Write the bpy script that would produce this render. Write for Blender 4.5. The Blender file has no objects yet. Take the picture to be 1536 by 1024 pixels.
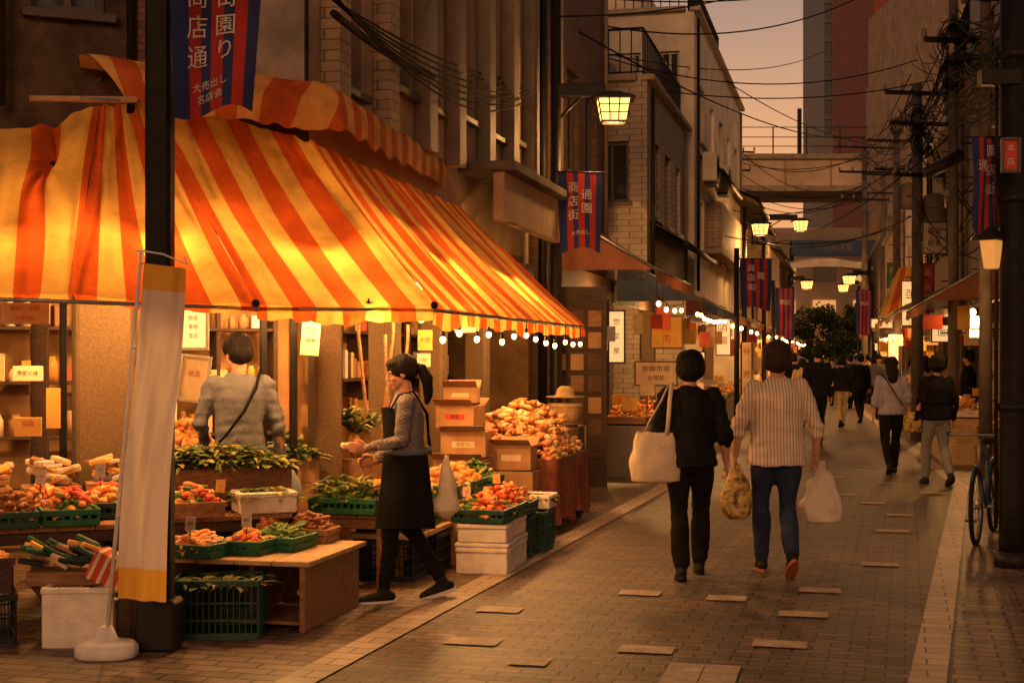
import bpy, bmesh, math, random
from mathutils import Vector, Matrix, noise
random.seed(7)
R=random.uniform
F=2133.33; EYE=1.6
def S(u,v,d): return Vector(((u-768)/F*d, d, EYE-(v-538)/F*d))
def G(u,v,z=0.0):
    d=(EYE-z)*F/(v-538); return Vector(((u-768)/F*d,d,z))
sc=bpy.context.scene
# ------------------------------------------------------------ materials
MC={}
def mat(name,col,rough=.75,var=.3,scale=6,bump=.15,metal=0,emis=0,ecol=None,transl=0,detail=5,stretch=(1,1,1),spec=.3):
    if name in MC: return MC[name]
    m=bpy.data.materials.new(name); m.use_nodes=True; nt=m.node_tree; N=nt.nodes; L=nt.links
    b=N['Principled BSDF']; out=N['Material Output']
    tc=N.new('ShaderNodeTexCoord'); mp=N.new('ShaderNodeMapping'); mp.inputs['Scale'].default_value=stretch
    L.new(tc.outputs['Object'],mp.inputs[0])
    nz=N.new('ShaderNodeTexNoise'); nz.inputs['Scale'].default_value=scale; nz.inputs['Detail'].default_value=detail; nz.inputs['Roughness'].default_value=.65
    L.new(mp.outputs[0],nz.inputs['Vector'])
    rp=N.new('ShaderNodeValToRGB'); rp.color_ramp.elements[0].position=.3; rp.color_ramp.elements[1].position=.7
    rp.color_ramp.elements[0].color=(*[c*(1-var) for c in col],1); rp.color_ramp.elements[1].color=(*[min(1,c*(1+var)) for c in col],1)
    L.new(nz.outputs['Fac'],rp.inputs[0]); L.new(rp.outputs[0],b.inputs['Base Color'])
    b.inputs['Roughness'].default_value=rough; b.inputs['Metallic'].default_value=metal; b.inputs['Specular IOR Level'].default_value=spec
    if bump:
        bp=N.new('ShaderNodeBump'); bp.inputs['Strength'].default_value=bump; bp.inputs['Distance'].default_value=.02
        n2=N.new('ShaderNodeTexNoise'); n2.inputs['Scale'].default_value=scale*5; n2.inputs['Detail'].default_value=4; L.new(mp.outputs[0],n2.inputs['Vector'])
        L.new(n2.outputs['Fac'],bp.inputs['Height']); L.new(bp.outputs[0],b.inputs['Normal'])
    if emis:
        b.inputs['Emission Color'].default_value=(*(ecol or col),1); b.inputs['Emission Strength'].default_value=emis
    if transl:
        t=N.new('ShaderNodeBsdfTranslucent'); L.new(rp.outputs[0],t.inputs[0]); mx=N.new('ShaderNodeMixShader'); mx.inputs[0].default_value=transl
        L.new(b.outputs[0],mx.inputs[1]); L.new(t.outputs[0],mx.inputs[2]); L.new(mx.outputs[0],out.inputs[0])
    MC[name]=m; return m
def nodes_mat(name):
    m=bpy.data.materials.new(name); m.use_nodes=True; MC[name]=m; return m,m.node_tree.nodes,m.node_tree.links
def stripes_mat(name,cols,transl=.5,dirt=.25,rough=.85,coord='UV',axis='X',mult=1.0,soft=None):
    m,N,L=nodes_mat(name); b=N['Principled BSDF']; out=N['Material Output']
    tc=N.new('ShaderNodeTexCoord'); sp=N.new('ShaderNodeSeparateXYZ'); L.new(tc.outputs[coord],sp.inputs[0])
    mu=N.new('ShaderNodeMath'); mu.operation='MULTIPLY'; mu.inputs[1].default_value=mult; L.new(sp.outputs[axis],mu.inputs[0])
    fr=N.new('ShaderNodeMath'); fr.operation='FRACT'; L.new(mu.outputs[0],fr.inputs[0])
    rp=N.new('ShaderNodeValToRGB'); rp.color_ramp.interpolation='CONSTANT'; acc=0
    els=rp.color_ramp.elements
    for i,(w,c) in enumerate(cols):
        if i==0: e=els[0]
        elif i==1: e=els[1]; e.position=acc
        else: e=els.new(acc)
        e.color=(*c,1); acc+=w
    L.new(fr.outputs[0],rp.inputs[0])
    nz=N.new('ShaderNodeTexNoise'); nz.inputs['Scale'].default_value=2.3; nz.inputs['Detail'].default_value=7; nz.inputs['Roughness'].default_value=.7; L.new(tc.outputs['Object'],nz.inputs[0])
    r2=N.new('ShaderNodeValToRGB'); r2.color_ramp.elements[0].position=.3; r2.color_ramp.elements[1].position=.62
    r2.color_ramp.elements[0].color=(1-dirt,1-dirt*1.15,1-dirt*1.2,1); r2.color_ramp.elements[1].color=(1,1,1,1); L.new(nz.outputs[0],r2.inputs[0])
    mx=N.new('ShaderNodeMix'); mx.data_type='RGBA'; mx.blend_type='MULTIPLY'; mx.inputs[0].default_value=1
    L.new(rp.outputs[0],mx.inputs[6]); L.new(r2.outputs[0],mx.inputs[7]); L.new(mx.outputs[2],b.inputs['Base Color'])
    b.inputs['Roughness'].default_value=rough; b.inputs['Specular IOR Level'].default_value=.2
    bp=N.new('ShaderNodeBump'); bp.inputs['Strength'].default_value=.25; bp.inputs['Distance'].default_value=.02
    n2=N.new('ShaderNodeTexNoise'); n2.inputs['Scale'].default_value=9; n2.inputs['Detail'].default_value=4; L.new(tc.outputs['Object'],n2.inputs[0]); L.new(n2.outputs[0],bp.inputs['Height']); L.new(bp.outputs[0],b.inputs['Normal'])
    if transl:
        t=N.new('ShaderNodeBsdfTranslucent'); L.new(mx.outputs[2],t.inputs[0]); ms=N.new('ShaderNodeMixShader'); ms.inputs[0].default_value=transl
        L.new(b.outputs[0],ms.inputs[1]); L.new(t.outputs[0],ms.inputs[2]); L.new(ms.outputs[0],out.inputs[0])
    return m
def brick_mat(name,c1,c2,mortar,bw,bh,rotz=0,ms=.01,rough=.8,vert=False,bump=.5,stain=.35):
    m,N,L=nodes_mat(name); b=N['Principled BSDF']; tc=N.new('ShaderNodeTexCoord')
    mp=N.new('ShaderNodeMapping'); mp.inputs['Rotation'].default_value=(0,0,rotz); L.new(tc.outputs['Object'],mp.inputs[0])
    src=mp.outputs[0]
    if vert:
        sp=N.new('ShaderNodeSeparateXYZ'); L.new(mp.outputs[0],sp.inputs[0]); ad=N.new('ShaderNodeMath'); ad.operation='ADD'
        L.new(sp.outputs[0],ad.inputs[0]); L.new(sp.outputs[1],ad.inputs[1]); cb=N.new('ShaderNodeCombineXYZ'); L.new(ad.outputs[0],cb.inputs[0]); L.new(sp.outputs[2],cb.inputs[1]); src=cb.outputs[0]
    br=N.new('ShaderNodeTexBrick'); L.new(src,br.inputs['Vector']); br.inputs['Color1'].default_value=(*c1,1); br.inputs['Color2'].default_value=(*c2,1); br.inputs['Mortar'].default_value=(*mortar,1)
    br.inputs['Scale'].default_value=1; br.inputs['Brick Width'].default_value=bw; br.inputs['Row Height'].default_value=bh; br.inputs['Mortar Size'].default_value=ms; br.inputs['Mortar Smooth'].default_value=.3
    nz=N.new('ShaderNodeTexNoise'); nz.inputs['Scale'].default_value=1.1; nz.inputs['Detail'].default_value=8; nz.inputs['Roughness'].default_value=.7; L.new(tc.outputs['Object'],nz.inputs[0])
    r2=N.new('ShaderNodeValToRGB'); r2.color_ramp.elements[0].position=.32; r2.color_ramp.elements[1].position=.66
    r2.color_ramp.elements[0].color=(1-stain,)*3+(1,); r2.color_ramp.elements[1].color=(1.15,1.12,1.1,1); L.new(nz.outputs[0],r2.inputs[0])
    mx=N.new('ShaderNodeMix'); mx.data_type='RGBA'; mx.blend_type='MULTIPLY'; mx.inputs[0].default_value=1
    L.new(br.outputs[0],mx.inputs[6]); L.new(r2.outputs[0],mx.inputs[7]); L.new(mx.outputs[2],b.inputs['Base Color'])
    rr=N.new('ShaderNodeMapRange'); rr.inputs[3].default_value=rough-.22; rr.inputs[4].default_value=rough+.1; L.new(nz.outputs[0],rr.inputs[0]); L.new(rr.outputs[0],b.inputs['Roughness'])
    b.inputs['Specular IOR Level'].default_value=.3
    n3=N.new('ShaderNodeTexNoise'); n3.inputs['Scale'].default_value=60; L.new(tc.outputs['Object'],n3.inputs[0])
    m3=N.new('ShaderNodeMath'); m3.operation='MULTIPLY_ADD'; m3.inputs[1].default_value=-1; L.new(br.outputs['Fac'],m3.inputs[0]); L.new(n3.outputs[0],m3.inputs[2])
    bp=N.new('ShaderNodeBump'); bp.inputs['Strength'].default_value=bump; bp.inputs['Distance'].default_value=.008; L.new(m3.outputs[0],bp.inputs['Height']); L.new(bp.outputs[0],b.inputs['Normal'])
    return m
# ------------------------------------------------------------ mesh builder
def _ico(n):
    bm=bmesh.new(); bmesh.ops.create_icosphere(bm,subdivisions=n,radius=1); v=[x.co.copy() for x in bm.verts]; f=[[q.index for q in p.verts] for p in bm.faces]; bm.free(); return v,f
ICO1=_ico(1); ICO2=_ico(2); ICO3=_ico(3)
def frame(d):
    d=d.normalized(); a=Vector((0,0,1)) if abs(d.z)<.9 else Vector((0,1,0)); x=a.cross(d).normalized(); y=d.cross(x); return x,y,d
class MB:
    def __init__(s): s.v=[];s.f=[];s.m=[];s.sm=[];s.mats=[];s.uv=[]
    def mi(s,m):
        if m not in s.mats: s.mats.append(m)
        return s.mats.index(m)
    def add(s,vs,fs,m,smooth=False,uv=None):
        o=len(s.v); s.v+= [Vector(p) for p in vs]; s.uv+= (uv if uv else [(0,0)]*len(vs)); k=s.mi(m)
        for f in fs: s.f.append([i+o for i in f]); s.m.append(k); s.sm.append(smooth)
    def box(s,c,size,m,rz=0,bev=.006,M=None):
        c=Vector(c); h=[q/2 for q in size]; b=min(bev,min(h)*.45); Rm=M if M else Matrix.Rotation(rz,3,'Z'); V=[];I={}
        for sx in(-1,1):
            for sy in(-1,1):
                for sz in(-1,1):
                    sg=(sx,sy,sz)
                    for a in range(3):
                        p=Vector([sg[k]*(h[k]-(0 if k==a else b)) for k in range(3)]); I[(sg,a)]=len(V); V.append(c+Rm@p)
        fs=[]
        for a in range(3):
            o=[k for k in range(3) if k!=a]
            for sg in(-1,1):
                q=[]
                for (p1,p2) in((-1,-1),(1,-1),(1,1),(-1,1)):
                    t=[0,0,0]; t[a]=sg; t[o[0]]=p1; t[o[1]]=p2; q.append(I[(tuple(t),a)])
                fs.append(q)
            cax=a
            for s1 in(-1,1):
                for s2 in(-1,1):
                    t1=[0,0,0]; t1[o[0]]=s1; t1[o[1]]=s2; t2=t1[:]; t1[cax]=-1; t2[cax]=1
                    fs.append([I[(tuple(t1),o[0])],I[(tuple(t2),o[0])],I[(tuple(t2),o[1])],I[(tuple(t1),o[1])]])
        for sx in(-1,1):
            for sy in(-1,1):
                for sz in(-1,1): fs.append([I[((sx,sy,sz),a)] for a in range(3)])
        s.add(V,fs,m)
    def tube(s,pts,rad,m,seg=8,smooth=True,cap=True,sq=(1,1)):
        pts=[Vector(p) for p in pts]; n=len(pts)
        if not hasattr(rad,'__len__'): rad=[rad]*n
        V=[];x=None
        for i,p in enumerate(pts):
            d=(pts[min(i+1,n-1)]-pts[max(i-1,0)])
            if d.length<1e-9: d=Vector((0,0,1))
            d.normalize()
            if x is None: x,y,_=frame(d)
            else:
                x=(x-d*x.dot(d)).normalized(); y=d.cross(x)
            for k in range(seg):
                a=2*math.pi*k/seg; V.append(p+x*(math.cos(a)*rad[i]*sq[0])+y*(math.sin(a)*rad[i]*sq[1]))
        fs=[[i*seg+k,i*seg+(k+1)%seg,(i+1)*seg+(k+1)%seg,(i+1)*seg+k] for i in range(n-1) for k in range(seg)]
        if cap: fs+= [list(range(seg))[::-1],[(n-1)*seg+k for k in range(seg)]]
        s.add(V,fs,m,smooth)
    def capsule(s,pts,rad,m,seg=12):
        pts=[Vector(p) for p in pts]; d0=(pts[0]-pts[1]).normalized(); d1=(pts[-1]-pts[-2]).normalized(); r0=rad[0]; r1=rad[-1]
        P=[pts[0]+d0*r0*.95,pts[0]+d0*r0*.7]+pts+[pts[-1]+d1*r1*.7,pts[-1]+d1*r1*.95]
        s.tube(P,[r0*.25,r0*.72]+list(rad)+[r1*.72,r1*.25],m,seg)
    def rings(s,rs,m,seg=20,smooth=True,pw=1.0):
        V=[]
        for(cx,cy,z,rx,ry) in rs:
            for k in range(seg):
                a=2*math.pi*k/seg; ca,sa=math.cos(a),math.sin(a)
                V.append((cx+rx*math.copysign(abs(ca)**pw,ca),cy+ry*math.copysign(abs(sa)**pw,sa),z))
        n=len(rs); fs=[[i*seg+k,i*seg+(k+1)%seg,(i+1)*seg+(k+1)%seg,(i+1)*seg+k] for i in range(n-1) for k in range(seg)]
        fs+= [list(range(seg))[::-1],[(n-1)*seg+k for k in range(seg)]]
        s.add(V,fs,m,smooth)
    def ell(s,c,r,m,Rm=None,ico=None,jit=0):
        c=Vector(c); vv,ff=ico or ICO2; V=[]
        o=Vector((R(0,9),R(0,9),R(0,9))) if jit else None
        for p in vv:
            q=Vector((p.x*r[0],p.y*r[1],p.z*r[2]))
            if jit: q*=1+jit*noise.noise(p*1.3+o)
            V.append(c+(Rm@q if Rm else q))
        s.add(V,ff,m,True)
    def quad(s,a,b,c,d,m,uv=None): s.add([a,b,c,d],[[0,1,2,3]],m,False,uv)
    def grid(s,fn,nu,nv,m,smooth=True,uvf=None):
        V=[];U=[]
        for j in range(nv+1):
            for i in range(nu+1):
                u,v=i/nu,j/nv; V.append(fn(u,v)); U.append(uvf(u,v) if uvf else (u,v))
        fs=[[j*(nu+1)+i,j*(nu+1)+i+1,(j+1)*(nu+1)+i+1,(j+1)*(nu+1)+i] for j in range(nv) for i in range(nu)]
        s.add(V,fs,m,smooth,U)
    def text(s,body,fn,size,m,align='CENTER'):
        cu=bpy.data.curves.new('t','FONT'); cu.body=body; cu.size=size; cu.align_x=align; cu.align_y='CENTER'; cu.resolution_u=2
        ob=bpy.data.objects.new('t',cu); sc.collection.objects.link(ob)
        dg=bpy.context.evaluated_depsgraph_get(); dg.update(); me=bpy.data.meshes.new_from_object(ob.evaluated_get(dg))
        s.add([fn(v.co.x,v.co.y) for v in me.vertices],[list(p.vertices) for p in me.polygons],m)
        bpy.data.objects.remove(ob); bpy.data.meshes.remove(me); bpy.data.curves.remove(cu)
    def mesh(s,name):
        me=bpy.data.meshes.new(name); me.from_pydata([tuple(p) for p in s.v],[],s.f)
        for m in s.mats: me.materials.append(m)
        me.polygons.foreach_set('material_index',s.m); me.polygons.foreach_set('use_smooth',s.sm)
        uvl=me.uv_layers.new(name='UV'); flat=[]
        for l in me.loops: flat.extend(s.uv[l.vertex_index])
        uvl.data.foreach_set('uv',flat); me.update(); return me
    def make(s,name,fix=True,origin=True,parent=None,loc=None):
        if origin and s.v:
            xs=[p.x for p in s.v];ys=[p.y for p in s.v];zs=[p.z for p in s.v]; o=Vector(((min(xs)+max(xs))/2,(min(ys)+max(ys))/2,min(zs)))
            s.v=[p-o for p in s.v]
        else: o=Vector((0,0,0))
        me=s.mesh(name)
        if fix:
            bm=bmesh.new(); bm.from_mesh(me); bmesh.ops.recalc_face_normals(bm,faces=bm.faces); bm.to_mesh(me); bm.free()
        ob=bpy.data.objects.new(name,me); sc.collection.objects.link(ob); ob.location=loc if loc else o
        if parent: ob.parent=parent
        return ob
def remesh(mb,name,vox,sm,m,parent,disp=None):
    me=mb.mesh('tmp'); bm=bmesh.new(); bm.from_mesh(me); bmesh.ops.recalc_face_normals(bm,faces=bm.faces); bm.to_mesh(me); bm.free()
    ob=bpy.data.objects.new('tmp',me); sc.collection.objects.link(ob)
    r=ob.modifiers.new('r','REMESH'); r.mode='VOXEL'; r.voxel_size=vox; r.use_smooth_shade=True
    if sm: q=ob.modifiers.new('s','SMOOTH'); q.iterations=sm; q.factor=.5
    dg=bpy.context.evaluated_depsgraph_get(); dg.update(); m2=bpy.data.meshes.new_from_object(ob.evaluated_get(dg)); bpy.data.objects.remove(ob)
    m2.materials.clear(); m2.materials.append(m)
    m2.polygons.foreach_set('use_smooth',[True]*len(m2.polygons)); m2.polygons.foreach_set('material_index',[0]*len(m2.polygons))
    if disp:
        ns=[v.normal.copy() for v in m2.vertices]
        for v,n in zip(m2.vertices,ns): v.co+=n*disp(v.co,n)
    m2.name=name; o=bpy.data.objects.new(name,m2); sc.collection.objects.link(o); o.parent=parent; return o
def empty(name,loc,rz=0,scl=1):
    e=bpy.data.objects.new(name,None); sc.collection.objects.link(e); e.location=loc; e.rotation_euler=(0,0,rz); e.scale=(scl,)*3; e.empty_display_size=.2; return e
LC=(1,.47,.14)
def light(name,loc,w,col=LC,r=.06):
    l=bpy.data.lights.new(name,'POINT'); l.energy=w; l.color=col; l.shadow_soft_size=r; o=bpy.data.objects.new(name,l); sc.collection.objects.link(o); o.location=loc; return o
# ------------------------------------------------------------ palette
ASPH=brick_mat('street_pavers',(.15,.098,.068),(.07,.048,.038),(.016,.012,.010),.2,.1,rotz=.27,ms=.008,rough=.6,stain=.55,bump=.8)
SIDE=brick_mat('sidewalk_pavers',(.23,.155,.10),(.125,.085,.058),(.03,.022,.016),.24,.12,rotz=.27,ms=.009,rough=.56,stain=.55,bump=.8)
LIGHTP=mat('light_paver',(.30,.225,.165),.65,.4,7,.5)
STRIPC=brick_mat('border_granite',(.44,.34,.25),(.34,.27,.2),(.09,.07,.05),.3,.15,rotz=.27,ms=.006,rough=.6,stain=.35)
CONC=mat('concrete',(.30,.24,.18),.85,.35,3,.4)
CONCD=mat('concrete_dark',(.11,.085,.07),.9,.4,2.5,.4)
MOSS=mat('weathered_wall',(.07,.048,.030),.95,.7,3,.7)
TILEB=brick_mat('brown_tile',(.17,.09,.06),(.11,.062,.042),(.05,.035,.028),.1,.05,ms=.004,vert=True,rotz=-.2)
TILEG=brick_mat('grey_tile',(.36,.30,.25),(.30,.25,.21),(.14,.11,.09),.2,.1,ms=.006,vert=True,rotz=-.2)
TILEC=brick_mat('cream_tile',(.40,.30,.20),(.34,.25,.17),(.16,.12,.09),.2,.08,ms=.006,vert=True,rotz=-.2)
REDBR=brick_mat('red_brick',(.32,.09,.06),(.25,.07,.05),(.12,.05,.04),.5,.25,ms=.02,vert=True)
WHITEW=mat('white_render',(.56,.48,.39),.85,.25,1.5,.25)
BEIGE=mat('beige_render',(.38,.26,.16),.85,.3,1.5,.25)
PILLAR=mat('aggregate_pillar',(.13,.085,.045),.9,.3,60,.5)
GREYM=mat('grey_panel',(.18,.14,.11),.6,.25,2,.1)
DARKM=mat('dark_metal',(.016,.013,.012),.5,.3,8,.1,metal=.2,spec=.2)
BLACKP=mat('black_pole_paint',(.010,.008,.007),.6,.4,10,.25,spec=.15)
STEEL=mat('galvanised',(.25,.24,.23),.45,.2,10,.05,metal=.8)
GLASS=mat('window_glass',(.03,.028,.028),.1,.2,1,0,spec=.7)
GLASSW=mat('window_lit',(.5,.3,.12),.3,.5,3,0,emis=.7,ecol=(1,.46,.14))
FRAME=mat('window_frame',(.08,.062,.05),.5,.2,6,.05)
FRAMEW=mat('window_frame_light',(.36,.31,.26),.5,.2,6,.05)
WOOD=mat('old_wood',(.24,.12,.05),.7,.45,5,.35,stretch=(1,12,12))
WOODL=mat('pale_plywood',(.42,.27,.13),.65,.35,4,.25,stretch=(1,8,8))
WOODD=mat('dark_wood',(.055,.03,.017),.7,.4,5,.3,stretch=(1,10,10))
CARD=mat('cardboard',(.34,.185,.085),.9,.25,5,.15)
FOAM=mat('styrofoam',(.64,.56,.47),.7,.18,9,.25)
PLG=mat('green_plastic',(.012,.09,.035),.45,.35,6,.1)
PLD=mat('dark_green_crate',(.009,.045,.033),.5,.35,6,.1)
PLB=mat('blue_black_crate',(.012,.016,.025),.5,.3,6,.1)
WHITEP=mat('white_plastic',(.62,.56,.5),.45,.15,6,.08)
PAPER=mat('paper',(.58,.44,.27),.9,.2,5,.05)
PAPERY=mat('paper_yellow',(.62,.34,.07),.9,.2,5,.05)
INK=mat('ink_red',(.42,.05,.03),.8,.1,5,0)
INKB=mat('ink_black',(.02,.02,.02),.8,.1,5,0)
INKW=mat('banner_white_print',(.52,.46,.42),.85,.2,5,0)
BULB=mat('lit_bulb',(1,.7,.4),.3,0,5,0,emis=14,ecol=(1,.5,.16))
LANT=mat('lantern_glass',(1,.7,.4),.3,.25,10,0,emis=3.4,ecol=(1,.42,.09))
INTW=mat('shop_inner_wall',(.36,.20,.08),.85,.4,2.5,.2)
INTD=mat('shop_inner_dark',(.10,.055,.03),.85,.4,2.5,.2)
YEL=(.84,.50,.12); ORA=(.68,.125,.022)
AWN=stripes_mat('striped_canvas',[(.5,YEL),(.5,ORA)],transl=.5,dirt=.4)
AWN2=stripes_mat('striped_canvas_upper',[(.5,(.82,.46,.11)),(.5,(.62,.14,.03))],transl=.35,dirt=.5)
AWBR=mat('brown_canvas',(.19,.075,.04),.85,.3,3,.2,transl=.3)
AWBL=mat('blue_canvas',(.045,.06,.10),.85,.3,3,.2,transl=.2)
AWRED=mat('red_canvas',(.35,.06,.03),.85,.3,3,.2,transl=.3)
AWGR=mat('grey_canvas',(.22,.18,.14),.85,.3,3,.2,transl=.25)
CLOTHR=mat('red_brown_cloth',(.20,.06,.03),.9,.45,4,.4)
BANN=stripes_mat('festival_banner',[(.2,(.03,.045,.16)),(.14,(.38,.04,.035)),(.12,(.03,.045,.16)),(.14,(.38,.04,.035)),(.12,(.03,.045,.16)),(.14,(.38,.04,.035)),(.14,(.03,.045,.16))],transl=.3,dirt=.4)
NOBO=mat('white_banner_cloth',(.64,.55,.48),.85,.08,2,.15,transl=.35)
NOBY=mat('yellow_banner_cloth',(.70,.38,.05),.8,.1,3,.1,transl=.35)
SKIN=mat('skin',(.40,.20,.12),.6,.12,10,.05,spec=.25)
HAIRK=mat('hair_black',(.008,.006,.005),.65,.5,30,.4,stretch=(3,3,.4),spec=.12)
HAIRB=mat('hair_brown',(.03,.013,.008),.6,.5,30,.4,stretch=(3,3,.4),spec=.15)
BLACKC=mat('black_cotton',(.010,.009,.0095),.95,.3,8,.3,spec=.05)
NAVY=mat('denim',(.02,.028,.055),.95,.35,12,.3,spec=.1)
GREYC=mat('grey_jersey',(.10,.105,.125),.95,.15,10,.3,spec=.05)
LAVC=mat('lavender_cotton',(.22,.2,.27),.9,.15,10,.3,spec=.1)
GREYJ=mat('grey_denim',(.17,.165,.17),.9,.15,10,.3,spec=.1)
TAN=mat('tan_cotton',(.35,.26,.17),.9,.15,10,.3,spec=.1)
CANV=mat('natural_canvas',(.58,.46,.32),.9,.12,9,.4,transl=.15)
PBAG=mat('white_polythene',(.70,.62,.52),.35,.1,5,.6,transl=.45)
SOLE=mat('white_rubber',(.6,.54,.48),.6,.1,8,.05)
ORSO=mat('orange_rubber',(.28,.09,.03),.7,.1,8,.05)
BLKRUB=mat('black_rubber',(.012,.012,.012),.75,.2,8,.1,spec=.15)
WIRE=mat('wire_rubber',(.012,.011,.011),.8,.1,8,0,spec=.1)
def fruit(n,c,r=.6,v=.35): return mat(n,c,r,v,16,.2,spec=.25)
PR={'potato':([fruit('sweet_potato',(.50,.2,.07)),fruit('potato_skin',(.62,.34,.12)),fruit('potato_pale',(.70,.44,.2))],(.062,.03,.028)),
'orange':([fruit('orange_peel',(.75,.28,.04)),fruit('onion_skin',(.6,.3,.1)),fruit('peach',(.72,.38,.14))],(.032,.032,.029)),
'tomato':([fruit('tomato',(.52,.08,.025)),fruit('apple_yel',(.66,.36,.07)),fruit('tomato_or',(.62,.2,.035)),fruit('peach',(.72,.38,.14)),fruit('potato_skin',(.62,.34,.12))],(.027,.023,.021)),
'carrot':([fruit('carrot',(.70,.23,.05)),fruit('pale_root',(.7,.42,.2)),fruit('peach',(.72,.38,.14))],(.07,.017,.017)),
'cuke':([fruit('cucumber',(.07,.15,.025)),fruit('okra',(.16,.25,.04)),fruit('corn_husk',(.40,.36,.08))],(.09,.018,.018)),
'mixed':([fruit('tomato',(.52,.08,.025)),fruit('carrot',(.7,.22,.04)),fruit('cucumber',(.05,.13,.02)),fruit('apple_yel',(.66,.38,.08)),fruit('pack_pink',(.6,.3,.22)),fruit('corn_husk',(.38,.38,.08))],(.042,.021,.019)),
'meat':([fruit('dried_root',(.26,.10,.035)),fruit('dried_root2',(.34,.15,.055))],(.06,.016,.016))}
LEAF=[mat('leaf_dark',(.04,.075,.015),.65,.4,10,.1,transl=.25),mat('leaf_mid',(.10,.14,.025),.65,.4,10,.1,transl=.25),mat('leaf_yel',(.28,.26,.05),.65,.3,10,.1,transl=.25)]
def pile(mb,c,sx,sy,h,kind,n,rz=0):
    c=Vector(c); Rz=Matrix.Rotation(rz,3,'Z')
    if kind=='leaf' or kind=='spike':
        for i in range(n):
            a,b=R(-1,1),R(-1,1); p=Vector((a*sx/2,b*sy/2,h*.55*(1-max(a*a,b*b))*R(.3,1))); th=R(0,6.28)
            if kind=='leaf': ln=R(.06,.14); up=R(.2,1.1); w=R(.012,.026)
            else: ln=R(.18,.32); up=R(.8,2.4); w=R(.010,.02)
            d=Vector((math.cos(th),math.sin(th),up)).normalized(); sd=Vector((-math.sin(th),math.cos(th),R(-.4,.4)))
            V=[]
            for k,(t,ww) in enumerate(((0,.4),(.35,1),(.7,.8),(1,.08))):
                q=p+d*ln*t-Vector((0,0,1))*ln*.55*t*t+Vector((math.cos(th),math.sin(th),0))*ln*.3*t*t
                V+= [c+Rz@(q-sd*w*ww),c+Rz@(q+sd*w*ww)]
            mb.add(V,[[0,1,3,2],[2,3,5,4],[4,5,7,6]],random.choice(LEAF),True)
        return
    mats,r=PR[kind]
    for i in range(n):
        a,b=R(-1,1),R(-1,1); z=h*(1-max(a*a,b*b)**1.2)*R(.45,1); k=R(.75,1.25)
        M=Rz@Matrix.Rotation(R(0,6.28) if kind not in('carrot','cuke') else R(-.45,.45)+1.4,3,'Z')@Matrix.Rotation(R(-.45,.45),3,'Y')
        mb.ell(c+Rz@Vector((a*(sx/2-r[0]*.5),b*(sy/2-r[0]*.5),z)),[r[0]*k*R(.85,1.2),r[1]*k,r[2]*k],mats[int(abs(a+b+noise.noise(Vector((a*2,b*2,c.x*5)))*2)*1.7)%len(mats)] if random.random()<.7 else random.choice(mats),M,ICO2 if c.y<12 else ICO1,jit=.4)
def crate(name,c,sx,sy,h,m,rz=0,fill=None,n=60,fh=.08,mb=None,solid=False):
    own=mb is None; mb=mb or MB(); c=Vector(c); Rz=Matrix.Rotation(rz,3,'Z'); t=.014
    def bx(x,y,z,a,b,cc): mb.box(c+Rz@Vector((x,y,z)),(a,b,cc),m,rz,.003)
    bx(0,0,.01,sx-.03,sy-.03,.016)
    for s_ in(-1,1):
        bx(0,s_*(sy/2-t/2),h-.018,sx,t*1.7,.036); bx(s_*(sx/2-t/2),0,h-.018,t*1.7,sy-.03,.036)
        bx(0,s_*(sy/2-t/2),.022,sx-.02,t,.04); bx(s_*(sx/2-t/2),0,.022,t,sy-.04,.04)
        if solid:
            bx(0,s_*(sy/2-t*.6),h/2,sx-.02,t*.8,h-.05); bx(s_*(sx/2-t*.6),0,h/2,t*.8,sy-.03,h-.05)
        elif h>.12:
            k=int(sx/.035)
            for i in range(k+1): bx(-sx/2+.012+i*(sx-.024)/k,s_*(sy/2-t/2),h/2,.008,t*.7,h-.05)
            k=int(sy/.035)
            for i in range(k+1): bx(s_*(sx/2-t/2),-sy/2+.012+i*(sy-.024)/k,h/2,t*.7,.008,h-.05)
            for zz in(.33,.62):
                bx(0,s_*(sy/2-t*.4),h*zz,sx-.02,t*.5,.012); bx(s_*(sx/2-t*.4),0,h*zz,t*.5,sy-.03,.012)
        else:
            k=int(sx/.05)
            for i in range(k+1): bx(-sx/2+.012+i*(sx-.024)/k,s_*(sy/2-t/2),h/2,.02,t*.7,h-.05)
            k=int(sy/.05)
            for i in range(k+1): bx(s_*(sx/2-t/2),-sy/2+.012+i*(sy-.024)/k,h/2,t*.7,.02,h-.05)
    if fill: pile(mb,c+Vector((0,0,h-.04)),sx-.03,sy-.03,fh*1.25,fill,int(n*1.9),rz)
    if own: return mb.make(name)
def foambox(name,c,sx,sy,h,rz=0,fill=None,n=40,fh=.07,m=None,lid=False):
    mb=MB(); m=m or FOAM; c=Vector(c); Rz=Matrix.Rotation(rz,3,'Z'); t=.028
    def bx(x,y,z,a,b,cc,e=.008): mb.box(c+Rz@Vector((x,y,z)),(a,b,cc),m,rz,e)
    bx(0,0,.02,sx-.012,sy-.012,.04)
    for s_ in(-1,1):
        bx(0,s_*(sy/2-t/2-.005),h/2+.01,sx-.012,t,h-.03); bx(s_*(sx/2-t/2-.005),0,h/2+.01,t,sy-.07,h-.03)
        bx(0,s_*(sy/2-t/2),h-.02,sx,t+.012,.035); bx(s_*(sx/2-t/2),0,h-.021,t+.012,sy-.075,.035)
    if lid: bx(0,0,h+.016,sx+.01,sy+.01,.03)
    if fill: pile(mb,c+Vector((0,0,h-.05)),sx-.07,sy-.07,fh,fill,n,rz)
    return mb.make(name)
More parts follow.
